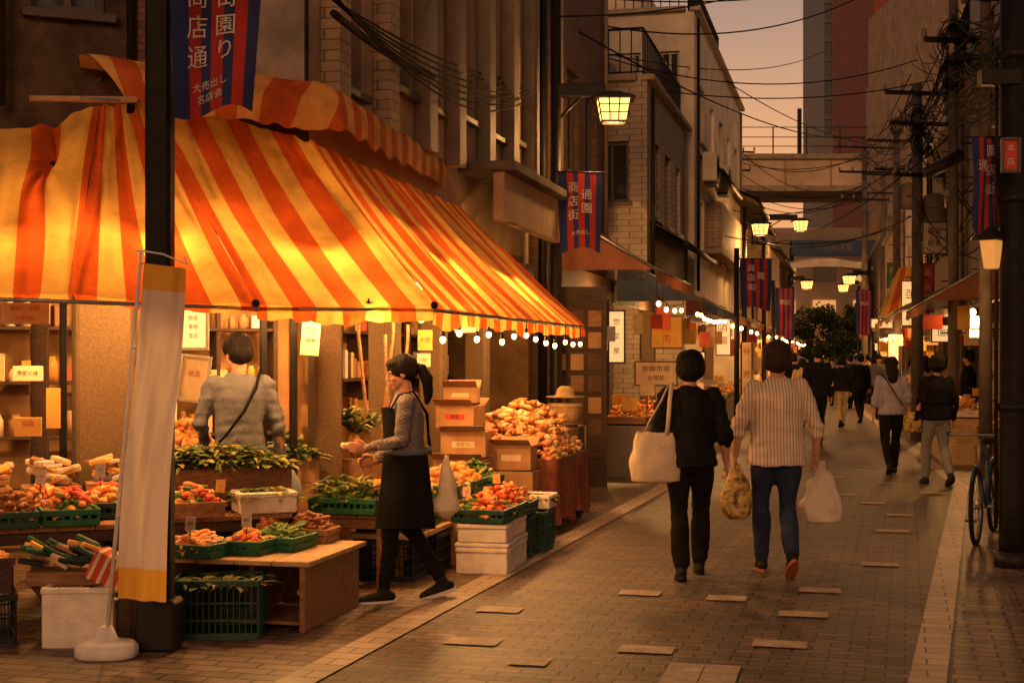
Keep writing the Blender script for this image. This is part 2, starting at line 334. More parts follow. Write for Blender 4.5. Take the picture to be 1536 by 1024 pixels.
def pricecard(p,w,h,rz=0,txt='',m=None,tilt=.25):
    mb=MB(); m=m or PAPER; p=Vector(p); M=Matrix.Rotation(rz,3,'Z')@Matrix.Rotation(-tilt,3,'X'); mb.box(p+M@Vector((0,0,h/2)),(w,.004,h),m,bev=.001,M=M)
    if txt: mb.text(txt,lambda x,y:p+M@Vector((x,-.0045,y+h/2)),min(h*.6,w/len(txt)*1.1),INK if random.random()<.5 else INKB)
    mb.tube([p+Vector((0,.004,-.06)),p+Vector((0,.004,.02))],.003,DARKM,5)
    return mb.make('price_card')
# ------------------------------------------------------------ world, sun, camera
w=bpy.data.worlds.new('World'); sc.world=w; w.use_nodes=True; N=w.node_tree.nodes; L=w.node_tree.links; bg=N['Background']
sky=N.new('ShaderNodeTexSky'); sky.sky_type='NISHITA'; sky.sun_disc=False; sky.sun_elevation=math.radians(1.5); sky.sun_rotation=math.radians(190); sky.dust_density=3; sky.air_density=1.5
tc=N.new('ShaderNodeTexCoord'); sp=N.new('ShaderNodeSeparateXYZ'); L.new(tc.outputs['Generated'],sp.inputs[0])
rp=N.new('ShaderNodeValToRGB'); e=rp.color_ramp.elements; e[0].position=0; e[0].color=(1.0,.40,.13,1); e[1].position=1; e[1].color=(.13,.085,.07,1)
for p_,c_ in((.09,(1.0,.44,.18)),(.15,(.93,.46,.22)),(.20,(.66,.38,.24)),(.26,(.40,.27,.22)),(.45,(.20,.14,.12))): q=e.new(p_); q.color=(*c_,1)
L.new(sp.outputs[2],rp.inputs[0])
sm_=N.new('ShaderNodeMix'); sm_.data_type='RGBA'; sm_.blend_type='ADD'; sm_.inputs[0].default_value=.004; L.new(rp.outputs[0],sm_.inputs[6]); L.new(sky.outputs[0],sm_.inputs[7])
L.new(sm_.outputs[2],bg.inputs[0]); bg.inputs[1].default_value=.9
sl=bpy.data.lights.new('sun','SUN'); sl.energy=.85; sl.color=(1,.47,.19); sl.angle=math.radians(18); so=bpy.data.objects.new('sun',sl); sc.collection.objects.link(so)
so.rotation_euler=Vector((.14,1,-.28)).to_track_quat('-Z','Y').to_euler()
cam=bpy.data.cameras.new('camera'); cam.lens=50; cam.sensor_width=36; cam.shift_y=26/1536; cam.clip_end=2000; cam.clip_start=.1
co=bpy.data.objects.new('camera',cam); sc.collection.objects.link(co); co.location=(0,0,EYE); co.rotation_euler=(math.pi/2,0,0); sc.camera=co
sc.view_settings.view_transform='Standard'; sc.view_settings.look='None'; sc.view_settings.exposure=0
# ------------------------------------------------------------ ground
def sheet(name,pts,z,m):
    mb=MB(); mb.add([(p[0],p[1],z) for p in pts],[list(range(len(pts)))],m); o=mb.make(name,fix=False,origin=False); return o
def fl(Y): return -4.02+.24*Y
def fr(Y): return 6.55+.22*(Y-17)
dL=Vector((.2334,.9724,0)); nL=Vector((.9724,-.2334,0)); dR=Vector((.2149,.9766,0)); nR=Vector((-.9766,.2149,0)); RZ=-math.atan2(.2334,.9724)
def PL(Y,t,z=0): return Vector((fl(Y),Y,z))+nL*t
def PRt(Y,t,z=0): return Vector((fr(Y),Y,z))+nR*t
GROUND=mat('ground_asphalt',(.07,.06,.055),.85,.3,1,.2)
sheet('ground',[(-900,-300),(900,-300),(900,1500),(-900,1500)],-.012,GROUND)
sheet('road',[(-12,-3),(16,-3),(16,14),(40,95),(-2,95),(-12,14)],0,ASPH)
a0=Vector((-1.02,7.2));a1=Vector((1.82,17.4)); dl=(a1-a0).normalized(); A0=a0-dl*8
sheet('sidewalk',[(-12,-3),(A0.x,A0.y),(a0.x,a0.y),(a1.x,a1.y),(6.6,40),(14,75),(6,75),(-12,20)],.004,SIDE)
sheet('sidewalk',[(-.25,-.5),(2.17,7.02),(5.72,17.8),(10.1,40),(17.6,75),(24,75),(16,14),(16,-.5)],.004,SIDE)
def strip(name,ps,wd,z):
    mb=MB(); P=[Vector((p[0],p[1],0)) for p in ps]; V=[]
    for i,p in enumerate(P):
        d=(P[min(i+1,len(P)-1)]-P[max(i-1,0)]).normalized(); n=Vector((d.y,-d.x,0)); V+= [p-n*wd/2+Vector((0,0,z)),p+n*wd/2+Vector((0,0,z))]
    mb.add(V,[[2*i,2*i+1,2*i+3,2*i+2] for i in range(len(P)-1)],STRIPC); return mb.make(name,fix=False)
strip('border_paving',[(A0.x,A0.y),(a0.x,a0.y),(a1.x,a1.y),(6.6,40),(14,75)],.2,.008)
strip('border_paving',[(-.4,-.5),(2.05,7.02),(5.62,17.8),(10.0,40),(17.5,75)],.18,.008)
mb=MB()
for (u,v,wd) in((710,963,.3),(970,975,.3),(1170,967,.3),(960,890,.28),(1230,886,.28),(1090,898,.26),(1205,922,.3),(1320,847,.28),(750,915,.28),(1340,797,.3),(1400,740,.3),(1310,755,.26),(1265,742,.3),(795,993,.2),(1300,700,.3),(1390,700,.3),(1350,773,.26),(1335,725,.3),(1250,715,.3),(1345,672,.3),(1230,655,.3),(1290,665,.3)):
    p=G(u,v); q=Matrix.Rotation(RZ,3,'Z'); h=.10
    mb.add([p+q@Vector((sx*wd/2,sy*h,.0085)) for sx,sy in((-1,-1),(1,-1),(1,1),(-1,1))],[[0,1,2,3]],LIGHTP)
p=G(1055,1010); q=Matrix.Rotation(RZ,3,'Z')
for i in range(2):
    for j in range(3):
        x0=-.19+.185*i; y0=-.4+.2*j; mb.add([p+q@Vector((x,y,.0085)) for x,y in((x0,y0),(x0+.18,y0),(x0+.18,y0+.195),(x0,y0+.195))],[[0,1,2,3]],LIGHTP)
mb.make('light_paving_stones',fix=False)
# ------------------------------------------------------------ facades
def facade(mb,A,B,z0,z1,mw,wins,nin,mg=GLASS,mf=FRAME,dep=.14,sill=True):
    A=Vector((A[0],A[1],0));B=Vector((B[0],B[1],0)); Lg=(B-A).length; d=(B-A)/Lg; Z=Vector((0,0,1)); nin=Vector(nin).normalized()
    ss=sorted({0,Lg}|{w_[0] for w_ in wins}|{w_[1] for w_ in wins}); zs=sorted({z0,z1}|{w_[2] for w_ in wins}|{w_[3] for w_ in wins})
    for i in range(len(ss)-1):
        for j in range(len(zs)-1):
            cs,cz=(ss[i]+ss[i+1])/2,(zs[j]+zs[j+1])/2
            if any(w_[0]<cs<w_[1] and w_[2]<cz<w_[3] for w_ in wins): continue
            mb.quad(A+d*ss[i]+Z*zs[j],A+d*ss[i+1]+Z*zs[j],A+d*ss[i+1]+Z*zs[j+1],A+d*ss[i]+Z*zs[j+1],mw)
    ang=math.atan2(d.y,d.x)
    for w_ in wins:
        s0,s1,za,zb=w_[:4]; g=w_[4] if len(w_)>4 else mg
        P=lambda s,z,k=0:A+d*s+Z*z+nin*k
        for (a,b) in(((s0,za),(s1,za)),((s1,za),(s1,zb)),((s1,zb),(s0,zb)),((s0,zb),(s0,za))):
            mb.quad(P(*a),P(*b),P(*b,dep),P(*a,dep),mw)
        mb.quad(P(s0,za,dep),P(s1,za,dep),P(s1,zb,dep),P(s0,zb,dep),g)
        for s_ in(s0+.03,s1-.03,(s0+s1)/2): mb.box(P(s_,(za+zb)/2,dep-.03),(.05,.05,zb-za-.004),mf,ang,.003)
        for z_ in(za+.028,zb-.028): mb.box(P((s0+s1)/2,z_,dep-.034),(s1-s0-.004,.045,.05),mf,ang,.003)
        if sill: mb.box(P((s0+s1)/2,za-.04,-.03),(s1-s0+.12,.1,.06),mf,ang,.004)
def wgrid(Lg,nc,zrows,ww,margin=.4,lit=0):
    o=[]; st=(Lg-2*margin)/nc
    for i in range(nc):
        for (za,zb) in zrows:
            c=margin+st*(i+.5); o.append((c-ww/2,c+ww/2,za,zb,GLASSW if random.random()<lit else GLASS))
    return o
def bldg(name,side,Y0,Y1,zg,z1,mw,wins=None,endw=None,off=0,depth=7,extra=None,mf=FRAME,endmat=None):
    fn,n=(PL,nL) if side=='L' else (PRt,nR); mb=MB(); a=fn(Y0,off);b=fn(Y1,off); a2=a-n*depth;b2=b-n*depth; Lg=(b-a).length
    facade(mb,a,b,zg,z1,mw,wins or [], -n,mf=mf)
    dd=(b-a)/Lg; Z=Vector((0,0,1))
    zl=zg if off>.4 else 0
    facade(mb,a2,a,zl,z1,endmat or mw,endw or [],dd,mf=mf)
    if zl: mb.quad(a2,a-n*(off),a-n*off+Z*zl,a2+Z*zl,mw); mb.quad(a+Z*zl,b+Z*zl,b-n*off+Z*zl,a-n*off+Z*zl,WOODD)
    mb.quad(b,b2,b2+Z*z1,b+Z*z1,mw); mb.quad(a2,b2,b2+Z*z1,a2+Z*z1,mw)
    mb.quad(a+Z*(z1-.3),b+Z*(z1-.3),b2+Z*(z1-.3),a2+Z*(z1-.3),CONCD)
    ang=math.atan2(dd.y,dd.x)
    mb.box((a+b)/2+Z*(z1+.04)+n*.02,(Lg+.1,.22,.1),CONC,ang,.01); mb.box((a+a2)/2+Z*(z1+.038)-dd*.02-n*.12,(.22,depth-.1,.1),CONC,ang,.01)
    if zg>0:
        a=a-n*off if zl else a; b=b-n*off if zl else b
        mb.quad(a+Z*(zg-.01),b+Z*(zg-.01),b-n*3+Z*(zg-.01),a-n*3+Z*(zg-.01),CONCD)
        mb.quad(a-n*2.2,b-n*2.2,b-n*2.2+Z*zg,a-n*2.2+Z*zg,INTW)
        for q in(.12,Lg-.12): mb.box(a+dd*q+Z*zg/2-n*.14,(.24,.26,zg-.015),PILLAR,ang)
        mb.box((a+b)/2+Z*(zg-.2)+n*.03,(Lg-.02,.05,.34),WOODD,ang)
    if extra: extra(mb,a,b,n,dd,ang,Lg)
    for q in(.35,Lg-.35):
        p0=fn(Y0,off)+dd*q+n*.05; mb.tube([p0+Z*(zg+.1),p0+Z*(z1-.1)],.035,random.choice([DARKM,GREYM]),7)
    return mb.make(name)
def acunit(p,rz):
    mb=MB(); p=Vector(p); mb.box(p,(.8,.3,.6),WHITEW,rz,.02); M=Matrix.Rotation(rz,3,'Z')
    for k in range(7): mb.tube([p+M@Vector((-.15+math.cos(t)*(.04+.03*k),-.155,math.sin(t)*(.04+.03*k))) for t in [i*math.pi/8 for i in range(17)]],.005,DARKM,4)
    mb.box(p+M@Vector((0,0,-.33)),(.7,.25,.05),DARKM,rz); return mb.make('air_conditioner_unit')
def railing(name,pts,h,m=DARKM,step=.18):
    mb=MB(); P=[Vector(p) for p in pts]; Z=Vector((0,0,1))
    for a,b in zip(P,P[1:]):
        mb.tube([a+Z*h,b+Z*h],.025,m,6); mb.tube([a+Z*.08,b+Z*.08],.015,m,5); k=max(1,int((b-a).length/step))
        for i in range(k+1): q=a.lerp(b,i/k); mb.tube([q,q+Z*h],.012,m,5)
    return mb.make(name)
C0=Vector((fl(10.5),10.5,0)); C1=Vector((C0.x-4.6,10.5-4.6*.43,0)); dF=(C0-C1).normalized(); nF=Vector((dF.y,-dF.x,0)); Z=Vector((0,0,1)); C2=Vector((fl(17.6),17.6,0))
mb=MB(); LF=(C0-C1).length; LS=(C2-C0).length
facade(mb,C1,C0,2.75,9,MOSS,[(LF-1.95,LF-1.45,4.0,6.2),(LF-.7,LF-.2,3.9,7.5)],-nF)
sw=[(.7,1.15,3.75,7.5),(2.0,2.5,4.0,8.5),(2.9,3.4,4.0,8.5),(4.0,4.6,4.1,8.5),(5.2,5.8,4.1,8.5),(6.2,6.8,4.2,8.5)]
facade(mb,C0,C2,2.75,9,BEIGE,sw,-nL,dep=.3)
aS=math.atan2(dL.y,dL.x); aF=math.atan2(dF.y,dF.x)
for s_ in(.35,1.55,2.7,3.7,4.9,6.0,7.1): mb.box(C0+dL*s_+nL*.08+Z*6.2,(.26,.16,5.4),GREYM if s_>2.6 else TILEC,aS,.01)
mb.box(C0+dL*1.75+nL*.02+Z*6.2,(.1,.06,5.2),TILEB,aS)
mb.box(C0+dL*5.6+nL*.3+Z*3.55,(3.1,.6,.1),CONCD,aS,.01); mb.box(C0+dL*5.6+nL*.42+Z*3.25,(3.0,.12,.5),BEIGE,aS,.01)
mb.box(C0-dF*1.0+nF*.06+Z*5.5,(.5,.08,4.2),TILEB,aF); mb.box(C0-dF*.25+nF*.08+Z*5.6,(.36,.14,4.4),CONC,aF); mb.box(C0-dF*2.6+nF*.05+Z*5.4,(.34,.1,4.4),WOODD,aF)
for q in(1.3,2.15): mb.tube([C0-dF*q+nF*.12+Z*3.3,C0-dF*q+nF*.12+Z*8],.03,DARKM)
K=Vector((-3.6,14.2,0)); Bf=C1-nF*2.7
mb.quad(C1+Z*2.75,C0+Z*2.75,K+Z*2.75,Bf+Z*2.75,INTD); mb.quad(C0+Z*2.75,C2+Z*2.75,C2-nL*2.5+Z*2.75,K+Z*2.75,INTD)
I0=Vector((-2.05,13.0,0)); I1=Vector((-4.9,11.7,0))
mb.quad(I1,I0,I0+Z*2.75,I1+Z*2.75,INTW)
mb.quad(I0,C2-nL*1.2,C2-nL*1.2+Z*2.75,I0+Z*2.75,INTW); mb.quad(C2,C2-nL*2.5,C2-nL*2.5+Z*2.75,C2+Z*2.75,INTW)
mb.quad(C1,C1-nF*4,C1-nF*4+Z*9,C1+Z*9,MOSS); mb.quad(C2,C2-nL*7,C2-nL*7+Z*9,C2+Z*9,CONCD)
def pillar(p,w_,d_,rz,m=PILLAR): mb.box(Vector(p)+Z*1.37,(w_,d_,2.74),m,rz,.02)
pillar((S(152,538,9.7).x,9.7,0),.36,.3,aF)
pillar((S(487,538,10.45).x,10.45,0),.2,.24,aF)
pillar((S(60,538,10.3).x,10.3,0),.12,.12,aF,WOODD)
for s_ in(2.2,3.7,5.4):
    q=C0+dL*s_-nL*.15; pillar((q.x,q.y,0),.24,.24,aS)
for uu in(95,395,440): q=S(uu,538,10.15); mb.box(Vector((q.x,q.y,1.3)),(.05,.05,2.6),DARKM,aF)
mb.box((C0+C1)/2+Z*2.62+nF*.02,(LF,.1,.26),WOODD,aF); mb.box((C0+C2)/2+Z*2.62+nL*.02,(LS,.1,.26),WOODD,aS)
mb.make('corner_shop_building')
def shelf(name,A,d,Lg,n,rows,m=WOODD,dens=.85,zs=(.5,.95,1.4,1.85,2.25),cols=None):
    mb=MB(); ang=math.atan2(d.y,d.x); A=Vector(A)
    for x in(0,Lg/2,Lg): mb.box(A+d*x+Z*1.15+n*.02,(.04,.3,2.3),m,ang)
    cols=cols or [CARD,PAPER,PAPERY,WHITEP,CARD,WOOD,fruit('jar_amber',(.5,.2,.04)),fruit('box_red',(.38,.07,.03)),fruit('box_cream',(.6,.42,.22))]
    for z in zs[:rows]:
        mb.box(A+d*Lg/2+Z*z+n*.02,(Lg-.05,.32,.03),m,ang); x=.08
        while x<Lg-.1:
            w_=R(.05,.16); h=R(.08,.28)
            if random.random()<dens:
                if random.random()<.35: mb.rings([((A+d*(x+w_/2)+n*.08).x,(A+d*(x+w_/2)+n*.08).y,z+.016+h*t,w_*.4*k,w_*.4*k) for t,k in((0,1),(.7,1),(.85,.6),(1,.55))],random.choice(cols),10)
                else: mb.box(A+d*(x+w_/2)+n*R(.05,.09)+Z*(z+.017+h/2),(w_*.9,.16,h),random.choice(cols),ang+R(-.1,.1),.004)
            x+=w_+.01
    return mb.make(name)
shelf('shop_shelving',I1+nF*.25+dF*.3,dF,1.2,nF,5)
shelf('shop_shelving',I1+nF*.25+dF*1.9,dF,1.0,nF,4)
dI=(C2-nL*1.2-I0).normalized(); nI=Vector((dI.y,-dI.x,0))
shelf('shop_shelving',I0+nI*.25+dI*.3,dI,2.0,nI,5); shelf('shop_shelving',I0+nI*.25+dI*2.5,dI,1.8,nI,5)
def poster(name,c,w_,h,rz,m=PAPER,lines=(),ink=None,tilt=0,frame_=None):
    mb=MB(); c=Vector(c); M=Matrix.Rotation(rz,3,'Z')@Matrix.Rotation(tilt,3,'Y'); mb.box(c,(w_,.012,h),m,bev=.002,M=M)
    if frame_:
        for s_ in(-1,1): mb.box(c+M@Vector((s_*(w_/2+.012),-.003,0)),(.024,.03,h+.045),frame_,M=M,bev=.003); mb.box(c+M@Vector((0,-.003,s_*(h/2+.012))),(w_-.002,.028,.024),frame_,M=M,bev=.003)
    for (tx,y,sz) in lines: mb.text(tx,lambda x,yy:c+M@Vector((x,-.0085,yy+y)),sz,ink or random.choice([INK,INKB]))
    return mb.make(name)
LITP=mat('backlit_panel',(.8,.6,.35),.5,.2,7,0,emis=.9,ecol=(1,.58,.22))
p=S(290,485,11.3); poster('lightbox_sign',p,.2,.38,0,LITP,[('新鮮',.12,.05),('野菜',.04,.04),('果物',-.03,.04),('直送',-.1,.04)],INK,frame_=FRAMEW)
p=S(291,568,11.3); poster('framed_picture',p,.2,.33,0,PAPER,[('産直',.04,.05)],tilt=.12,frame_=FRAMEW)
p=S(38,470,8.7); poster('paper_notice',p,.3,.13,0,PAPER,[('朝採り 新鮮',.03,.035),('お買得品',-.03,.03)],INK)
p=S(42,560,9.4); poster('paper_notice',p,.2,.1,0,PAPER,[('季節の味',0,.035)])
p=S(42,640,9.0); poster('paper_notice',p,.17,.12,.1,PAPERY,[('特価',.02,.04)],INK)
p=S(638,510,11.9); poster('paper_notice',p,.13,.17,-.3,PAPERY,[('大根',0,.05)],INK)
p=S(636,540,11.9); poster('paper_notice',p,.12,.11,-.3,PAPER,[('120',0,.04)])
p=S(466,505,9.9); poster('paper_notice',p,.13,.26,.05,PAPER,[('本日',.05,.04),('特売',-.03,.04)],tilt=.08)
p=S(700,485,11.5); poster('paper_notice',p,.2,.15,-.2,PAPER,[('野菜',0,.06)],INK)
p=S(80,612,9.2); poster('hanging_box',p,.09,.26,0,PAPERY)
# ------------------------------------------------------------ striped awning
L0=S(-110,436,7.75); L1=S(385,455,8.5); L2=S(652,458,9.0); L3=S(876,487,14.0); La=S(110,440,8.1)
T0=S(-110,165,9.9); Ta=S(150,160,9.9); Tb=S(222,150,9.95); T2=S(455,196,10.6); T3=S(668,286,14.6)
aw=MB()
def patch(Ta,Tb,La,Lb,u0,u1,nu,nv,sag=.08,wr=.012,seed=0,pinch=None,hemsag=.03,m=AWN,ribs=1):
    n=((Lb-La).cross(Ta-La)).normalized()
    if n.z<0: n=-n
    def fn(u,v):
        t=Ta.lerp(Tb,u); l=La.lerp(Lb,u); p=t.lerp(l,v)
        e=math.sin(math.pi*((u*ribs)%1)); s_=sag*math.sin(math.pi*v)*(.3+.7*e)+hemsag*v*v*e
        w_=wr*(noise.noise(Vector((u*6*ribs+seed,v*2.2,seed)))+.5*noise.noise(Vector((u*14+seed,v*3+u*5,seed+4))))*2.2*min(1,4*(1-v)+.5)
        ang=math.atan2(v,(u+.02)); w_+=wr*.7*math.sin(ang*15+seed)*math.exp(-3*math.hypot(u,v))*min(1,v*5)
        p=p-n*(s_+w_)
        if pinch:
            pu,pv,k=pinch; d=math.hypot((u-pu)*1.6,(v-pv)); g=math.exp(-(d/.25)**2)
            tgt=Ta.lerp(Tb,pu).lerp(La.lerp(Lb,pu),pv); p=p.lerp(Vector((tgt.x,p.y,p.z*.5+tgt.z*.5)),g*.6)+Vector((0,.16,-.02))*math.exp(-(d/.13)**2)+n*.018*math.sin(math.atan2(v-pv,u-pu)*9)*math.exp(-(d/.3)**2)
        return p
    aw.grid(fn,nu,nv,m,True,lambda u,v:(u0+(u1-u0)*u,v)); return fn
fA1=patch(T0,Ta,L0,La,0,2.6,60,50,.05,.014,1,pinch=(.72,.3,1),hemsag=.02)
fA2=patch(Ta,Tb,La,L1,2.6,5.8,60,50,.10,.014,2,hemsag=.03)
fB=patch(Tb,T2,L1,L2,5.8,9.4,70,60,.10,.013,3,hemsag=.035)
fC=patch(T2,T3,L2,L3,9.4,9.4+13.5,150,50,.06,.007,5,hemsag=.02,ribs=5)
def valance(fn,u0,u1,n,h,seed,ribs=1):
    def vf(u,v):
        p=fn(u,1); return p+Vector((.012*math.sin(u*n*.9+seed)*v,.012*math.sin(u*n+seed)*v,-h*v*(1+.5*noise.noise(Vector((u*9,seed,0))))))
    aw.grid(vf,n,3,AWN,True,lambda u,v:(u0+(u1-u0)*u,v))
valance(fA1,0,2.6,60,.03,1); valance(fA2,2.6,5.8,60,.05,2); valance(fB,5.8,9.4,70,.09,3); valance(fC,9.4,22.9,150,.12,5)
H0=S(118,82,9.5);H1=S(380,112,9.9);H2=S(492,128,10.1);H3=S(660,238,14.2)
J0=S(190,150,9.3);J1=S(400,188,9.6);J2=S(515,196,9.8);J3=S(668,280,13.9)
for k,(a,b,c,d,u0,u1,nu) in enumerate(((H0,H1,J0,J1,0,3.2,50),(H1,H2,J1,J2,3.2,4.2,24),(H2,H3,J2,J3,4.2,14,100))):
    def fn(u,v,a=a,b=b,c=c,d=d,k=k):
        p=a.lerp(b,u).lerp(c.lerp(d,u),v); bul=math.sin(math.pi*v)
        x=(k+u) if k<2 else 2+u*3
        return p+Vector((.03,-.12,.05))*bul+Vector((0,-.04,.03))*noise.noise(Vector((x*3,v*2,3)))+Vector((0,0,-.05))*noise.noise(Vector((x*5,2,v)))*v
    aw.grid(fn,nu,14,AWN2,True,lambda u,v:(u0+(u1-u0)*u+v*.5,v))
    def fn2(u,v,a=a,b=b):
        p=a.lerp(b,u); return p+Vector((-.12,.45,-.02))*v
    aw.grid(fn2,nu,3,AWN2,True,lambda u,v:(u0+(u1-u0)*u,v))
for a,b in((L0,L1),(L1,L2),(L2,L3)): aw.tube([a-Z*.03+Vector((0,.03,0)),b-Z*.03+Vector((0,.03,0))],.012,STEEL,7)
for a,b in((Ta,La),(Tb,L1),(T2,L2),(T3,L3),(T2.lerp(T3,.33),L2.lerp(L3,.33)),(T2.lerp(T3,.66),L2.lerp(L3,.66)),(T0,L0)): aw.tube([a-Z*.25,b-Z*.04],.014,STEEL,7)
for q in(fA1(.72,.3),L1,L2): aw.ell(q+Vector((0,-.03,0)),(.025,.025,.025),DARKM)
aw.tube([S(45,148,9.2),S(205,150,9.2)],.022,WOODL,6); aw.tube([S(150,118,9.3),S(120,148,9.0),S(215,152,9.3)],.01,STEEL,6)
aw.make('striped_awning',fix=False)
def bulbs(name,pts,step,drop=.1,r=.022,every=0,wt=4):
    mb=MB(); P=[Vector(p) for p in pts]
    mb.tube(P,.006,WIRE,5); cnt=0
    for a,b in zip(P,P[1:]):
        k=max(1,int((b-a).length/step))
        for i in range(k):
            dr=drop*R(.8,1.3); q=a.lerp(b,(i+.5+R(-.12,.12))/k)-Z*dr; mb.tube([q+Z*dr,q+Z*.03],.004,WIRE,4); mb.tube([q+Z*.05,q+Z*.015],.013,DARKM,6); mb.ell(q-Z*.005,(r,r,r*1.25),BULB)
            cnt+=1
            if every and cnt%every==0: light('bulb_light',q-Z*.06,wt,r=.04)
    return mb.make(name)
bulbs('string_lights',[L2+Vector((.0,.15,-.02)),L3+Vector((0,-.1,-.02))],.36,.15,.02,every=5,wt=10)
for (u,v,d,wt,r) in((553,469,8.9,9,.033),(687,480,9.9,10,.03),(632,478,9.6,6,.025),(593,458,9.2,5,.02),(775,490,12.5,9,.03)):
    q=S(u,v,d); mb=MB(); mb.tube([q+Z*.09,q+Z*.06],.005,WIRE,5); mb.tube([q+Z*.07,q+Z*.02],.016,DARKM,8); mb.ell(q,(r,r,r*1.1),BULB); mb.make('hanging_bulb'); light('bulb_light',q-Z*.09,wt,r=.05)
def clamp(p,wt,col=LC,h=.15):
    p=Vector(p); mb=MB(); mb.tube([p+Z*h,p+Z*.1],.006,WIRE,5); mb.rings([(p.x,p.y,p.z+z,r,r) for z,r in((.12,.03),(.08,.06),(0,.13),(-.005,.125))],DARKM,14); mb.ell(p-Z*.03,(.045,.045,.05),BULB); mb.make('pendant_lamp'); light('pendant_light',p-Z*.1,wt,col,.08)
for p,wt in(((-3.2,8.9,2.1),90),((-2.35,9.2,2.2),90),((-1.35,9.6,2.15),110),((-3.3,11.0,2.35),120),((-1.9,11.8,2.35),150),((-.75,11.2,2.2),130),((-.2,13.2,2.2),150),((.25,15.2,2.15),90)): clamp(p,wt)
# ------------------------------------------------------------ stall goods
def table(name,c,sx,sy,z,rz,top=WOODL,leg=WOOD,panel=False,th=.03):
    mb=MB(); c=Vector(c); M=Matrix.Rotation(rz,3,'Z')
    k=max(2,int(sx/.2))
    for i in range(k): mb.box(c+M@Vector((-sx/2+(i+.5)*sx/k,0,z-th/2)),(sx/k-.006,sy,th),top,rz,.004)
    if panel:
        for s_ in(-1,1): mb.box(c+M@Vector((s_*(sx/2-.06),0,(z-th)/2)),(.035,sy-.06,z-th-.003),leg,rz)
        mb.box(c+M@Vector((0,.1,(z-th)/2)),(.035,sy-.3,z-th-.003),leg,rz); mb.box(c+M@Vector((0,sy/2-.05,z*.5)),(sx-.17,.02,z*.5),leg,rz); mb.box(c+M@Vector((0,0,.05)),(sx-.17,sy-.1,.02),leg,rz)
    else:
        for s_ in(-1,1):
            for t_ in(-1,1): mb.box(c+M@Vector((s_*(sx/2-.05),t_*(sy/2-.05),(z-th)/2)),(.05,.05,z-th-.003),leg,rz)
            mb.box(c+M@Vector((s_*(sx/2-.05),0,z*.3)),(.03,sy-.16,.05),leg,rz)
        mb.box(c+M@Vector((0,-sy/2+.05,z-th-.04)),(sx-.16,.03,.07),leg,rz)
    return mb.make(name)
rs=RZ
table('low_wooden_bench',(-1.52,8.85,0),.95,1.0,.42,rs,WOODL,WOOD,panel=True)
for i,(x,y,k,n) in enumerate(((-1.86,8.52,'carrot',60),(-1.60,8.68,'mixed',60),(-1.42,8.86,'cuke',34))):
    crate('vegetable_tray',(x,y,.423),.30,.34,.085,PLG,rs-.1,k,n,.07)
crate('vegetable_tray',(-1.30,9.2,.423),.32,.24,.09,WOOD,rs,'meat',80,.1,solid=True)
crate('vegetable_tray',(-1.56,9.2,.423),.22,.22,.1,WOOD,rs,'carrot',30,.08,solid=True)
table('display_table',(-2.0,9.3,0),1.0,.62,.6,aF,WOOD,WOODD)
foambox('styrofoam_tray',(-1.62,9.28,.605),.38,.3,.14,aF,'leaf',260,.1)
crate('vegetable_tray',(-2.02,9.0,.605),.36,.3,.1,WOOD,aF,'mixed',80,.11,solid=True)
crate('vegetable_tray',(-2.3,9.1,.605),.3,.34,.11,WOOD,aF,'potato',60,.12,solid=True)
mb=MB(); mb.box((-1.98,9.55,.75),(.95,.3,.26),WOOD,aF); pile(mb,(-1.98,9.5,.88),.95,.36,.26,'leaf',1300,aF); pile(mb,(-2.2,9.48,.88),.4,.3,.1,'cuke',40,aF); mb.make('leafy_greens_pile')
mb=MB(); mb.box((-2.5,10.3,.45),(.6,.4,.9),CARD,aF); pile(mb,(-2.35,10.2,.9),.45,.4,.26,'orange',190,aF); mb.make('orange_pile')
mb=MB(); mb.box((-1.65,10.35,.45),(.4,.4,.86),CARD,aF); pile(mb,(-1.62,10.3,.9),.36,.36,.2,'leaf',300,aF); pile(mb,(-1.62,10.3,.86),.36,.36,.2,'cuke',50,aF); mb.make('cabbage_pile')
table('display_table',(-3.15,8.7,0),1.5,.75,.6,aF,WOOD,WOODD)
for (x,y,k,n,cm) in((-3.35,8.3,'orange',70,PLG),(-3.0,8.45,'meat',90,PLD),(-2.68,8.6,'mixed',80,PLG),(-3.3,8.72,'potato',80,WOOD),(-2.92,8.85,'carrot',70,WOOD),(-2.55,9.0,'tomato',90,PLD)):
    crate('vegetable_tray',(x,y,.605),.33,.34,.1,cm,aF,k,n,.12,solid=(cm is WOOD))
for (x,y,z) in((-3.4,9.1,.8),(-3.0,9.25,.8),(-2.62,9.35,.82)):
    mb=MB(); mb.box((x,y,z-.1),(.36,.26,.16),CARD,aF)
    for k in range(18): mb.box((x+R(-.13,.13),y+R(-.08,.08),z+R(0,.14)),(R(.07,.17),R(.06,.12),R(.02,.05)),random.choice([PAPER,CARD,PAPERY,PBAG,WOOD]),R(-.6,.6),.01,M=Matrix.Rotation(R(-.5,.5),3,'Y')@Matrix.Rotation(R(-.6,.6),3,'Z'))
    mb.make('packaged_goods_box')
crate('dark_produce_crate',(-3.05,8.05,.0),.45,.34,.28,PLB,aF,None); crate('dark_produce_crate',(-3.05,8.05,.285),.42,.32,.2,WOODD,aF,'potato',50,.05,solid=True)
mb=MB()
mb.box((-2.55,8.17,.36),(.40,.32,.08),WOOD,.1)
for s_ in(-1,1):
    mb.tube([(-2.55+s_*.17,8.05,.34),(-2.55-s_*.1,8.05,.0)],.022,WOODD,6); mb.tube([(-2.55+s_*.17,8.3,.34),(-2.55-s_*.1,8.3,.0)],.022,WOODD,6)
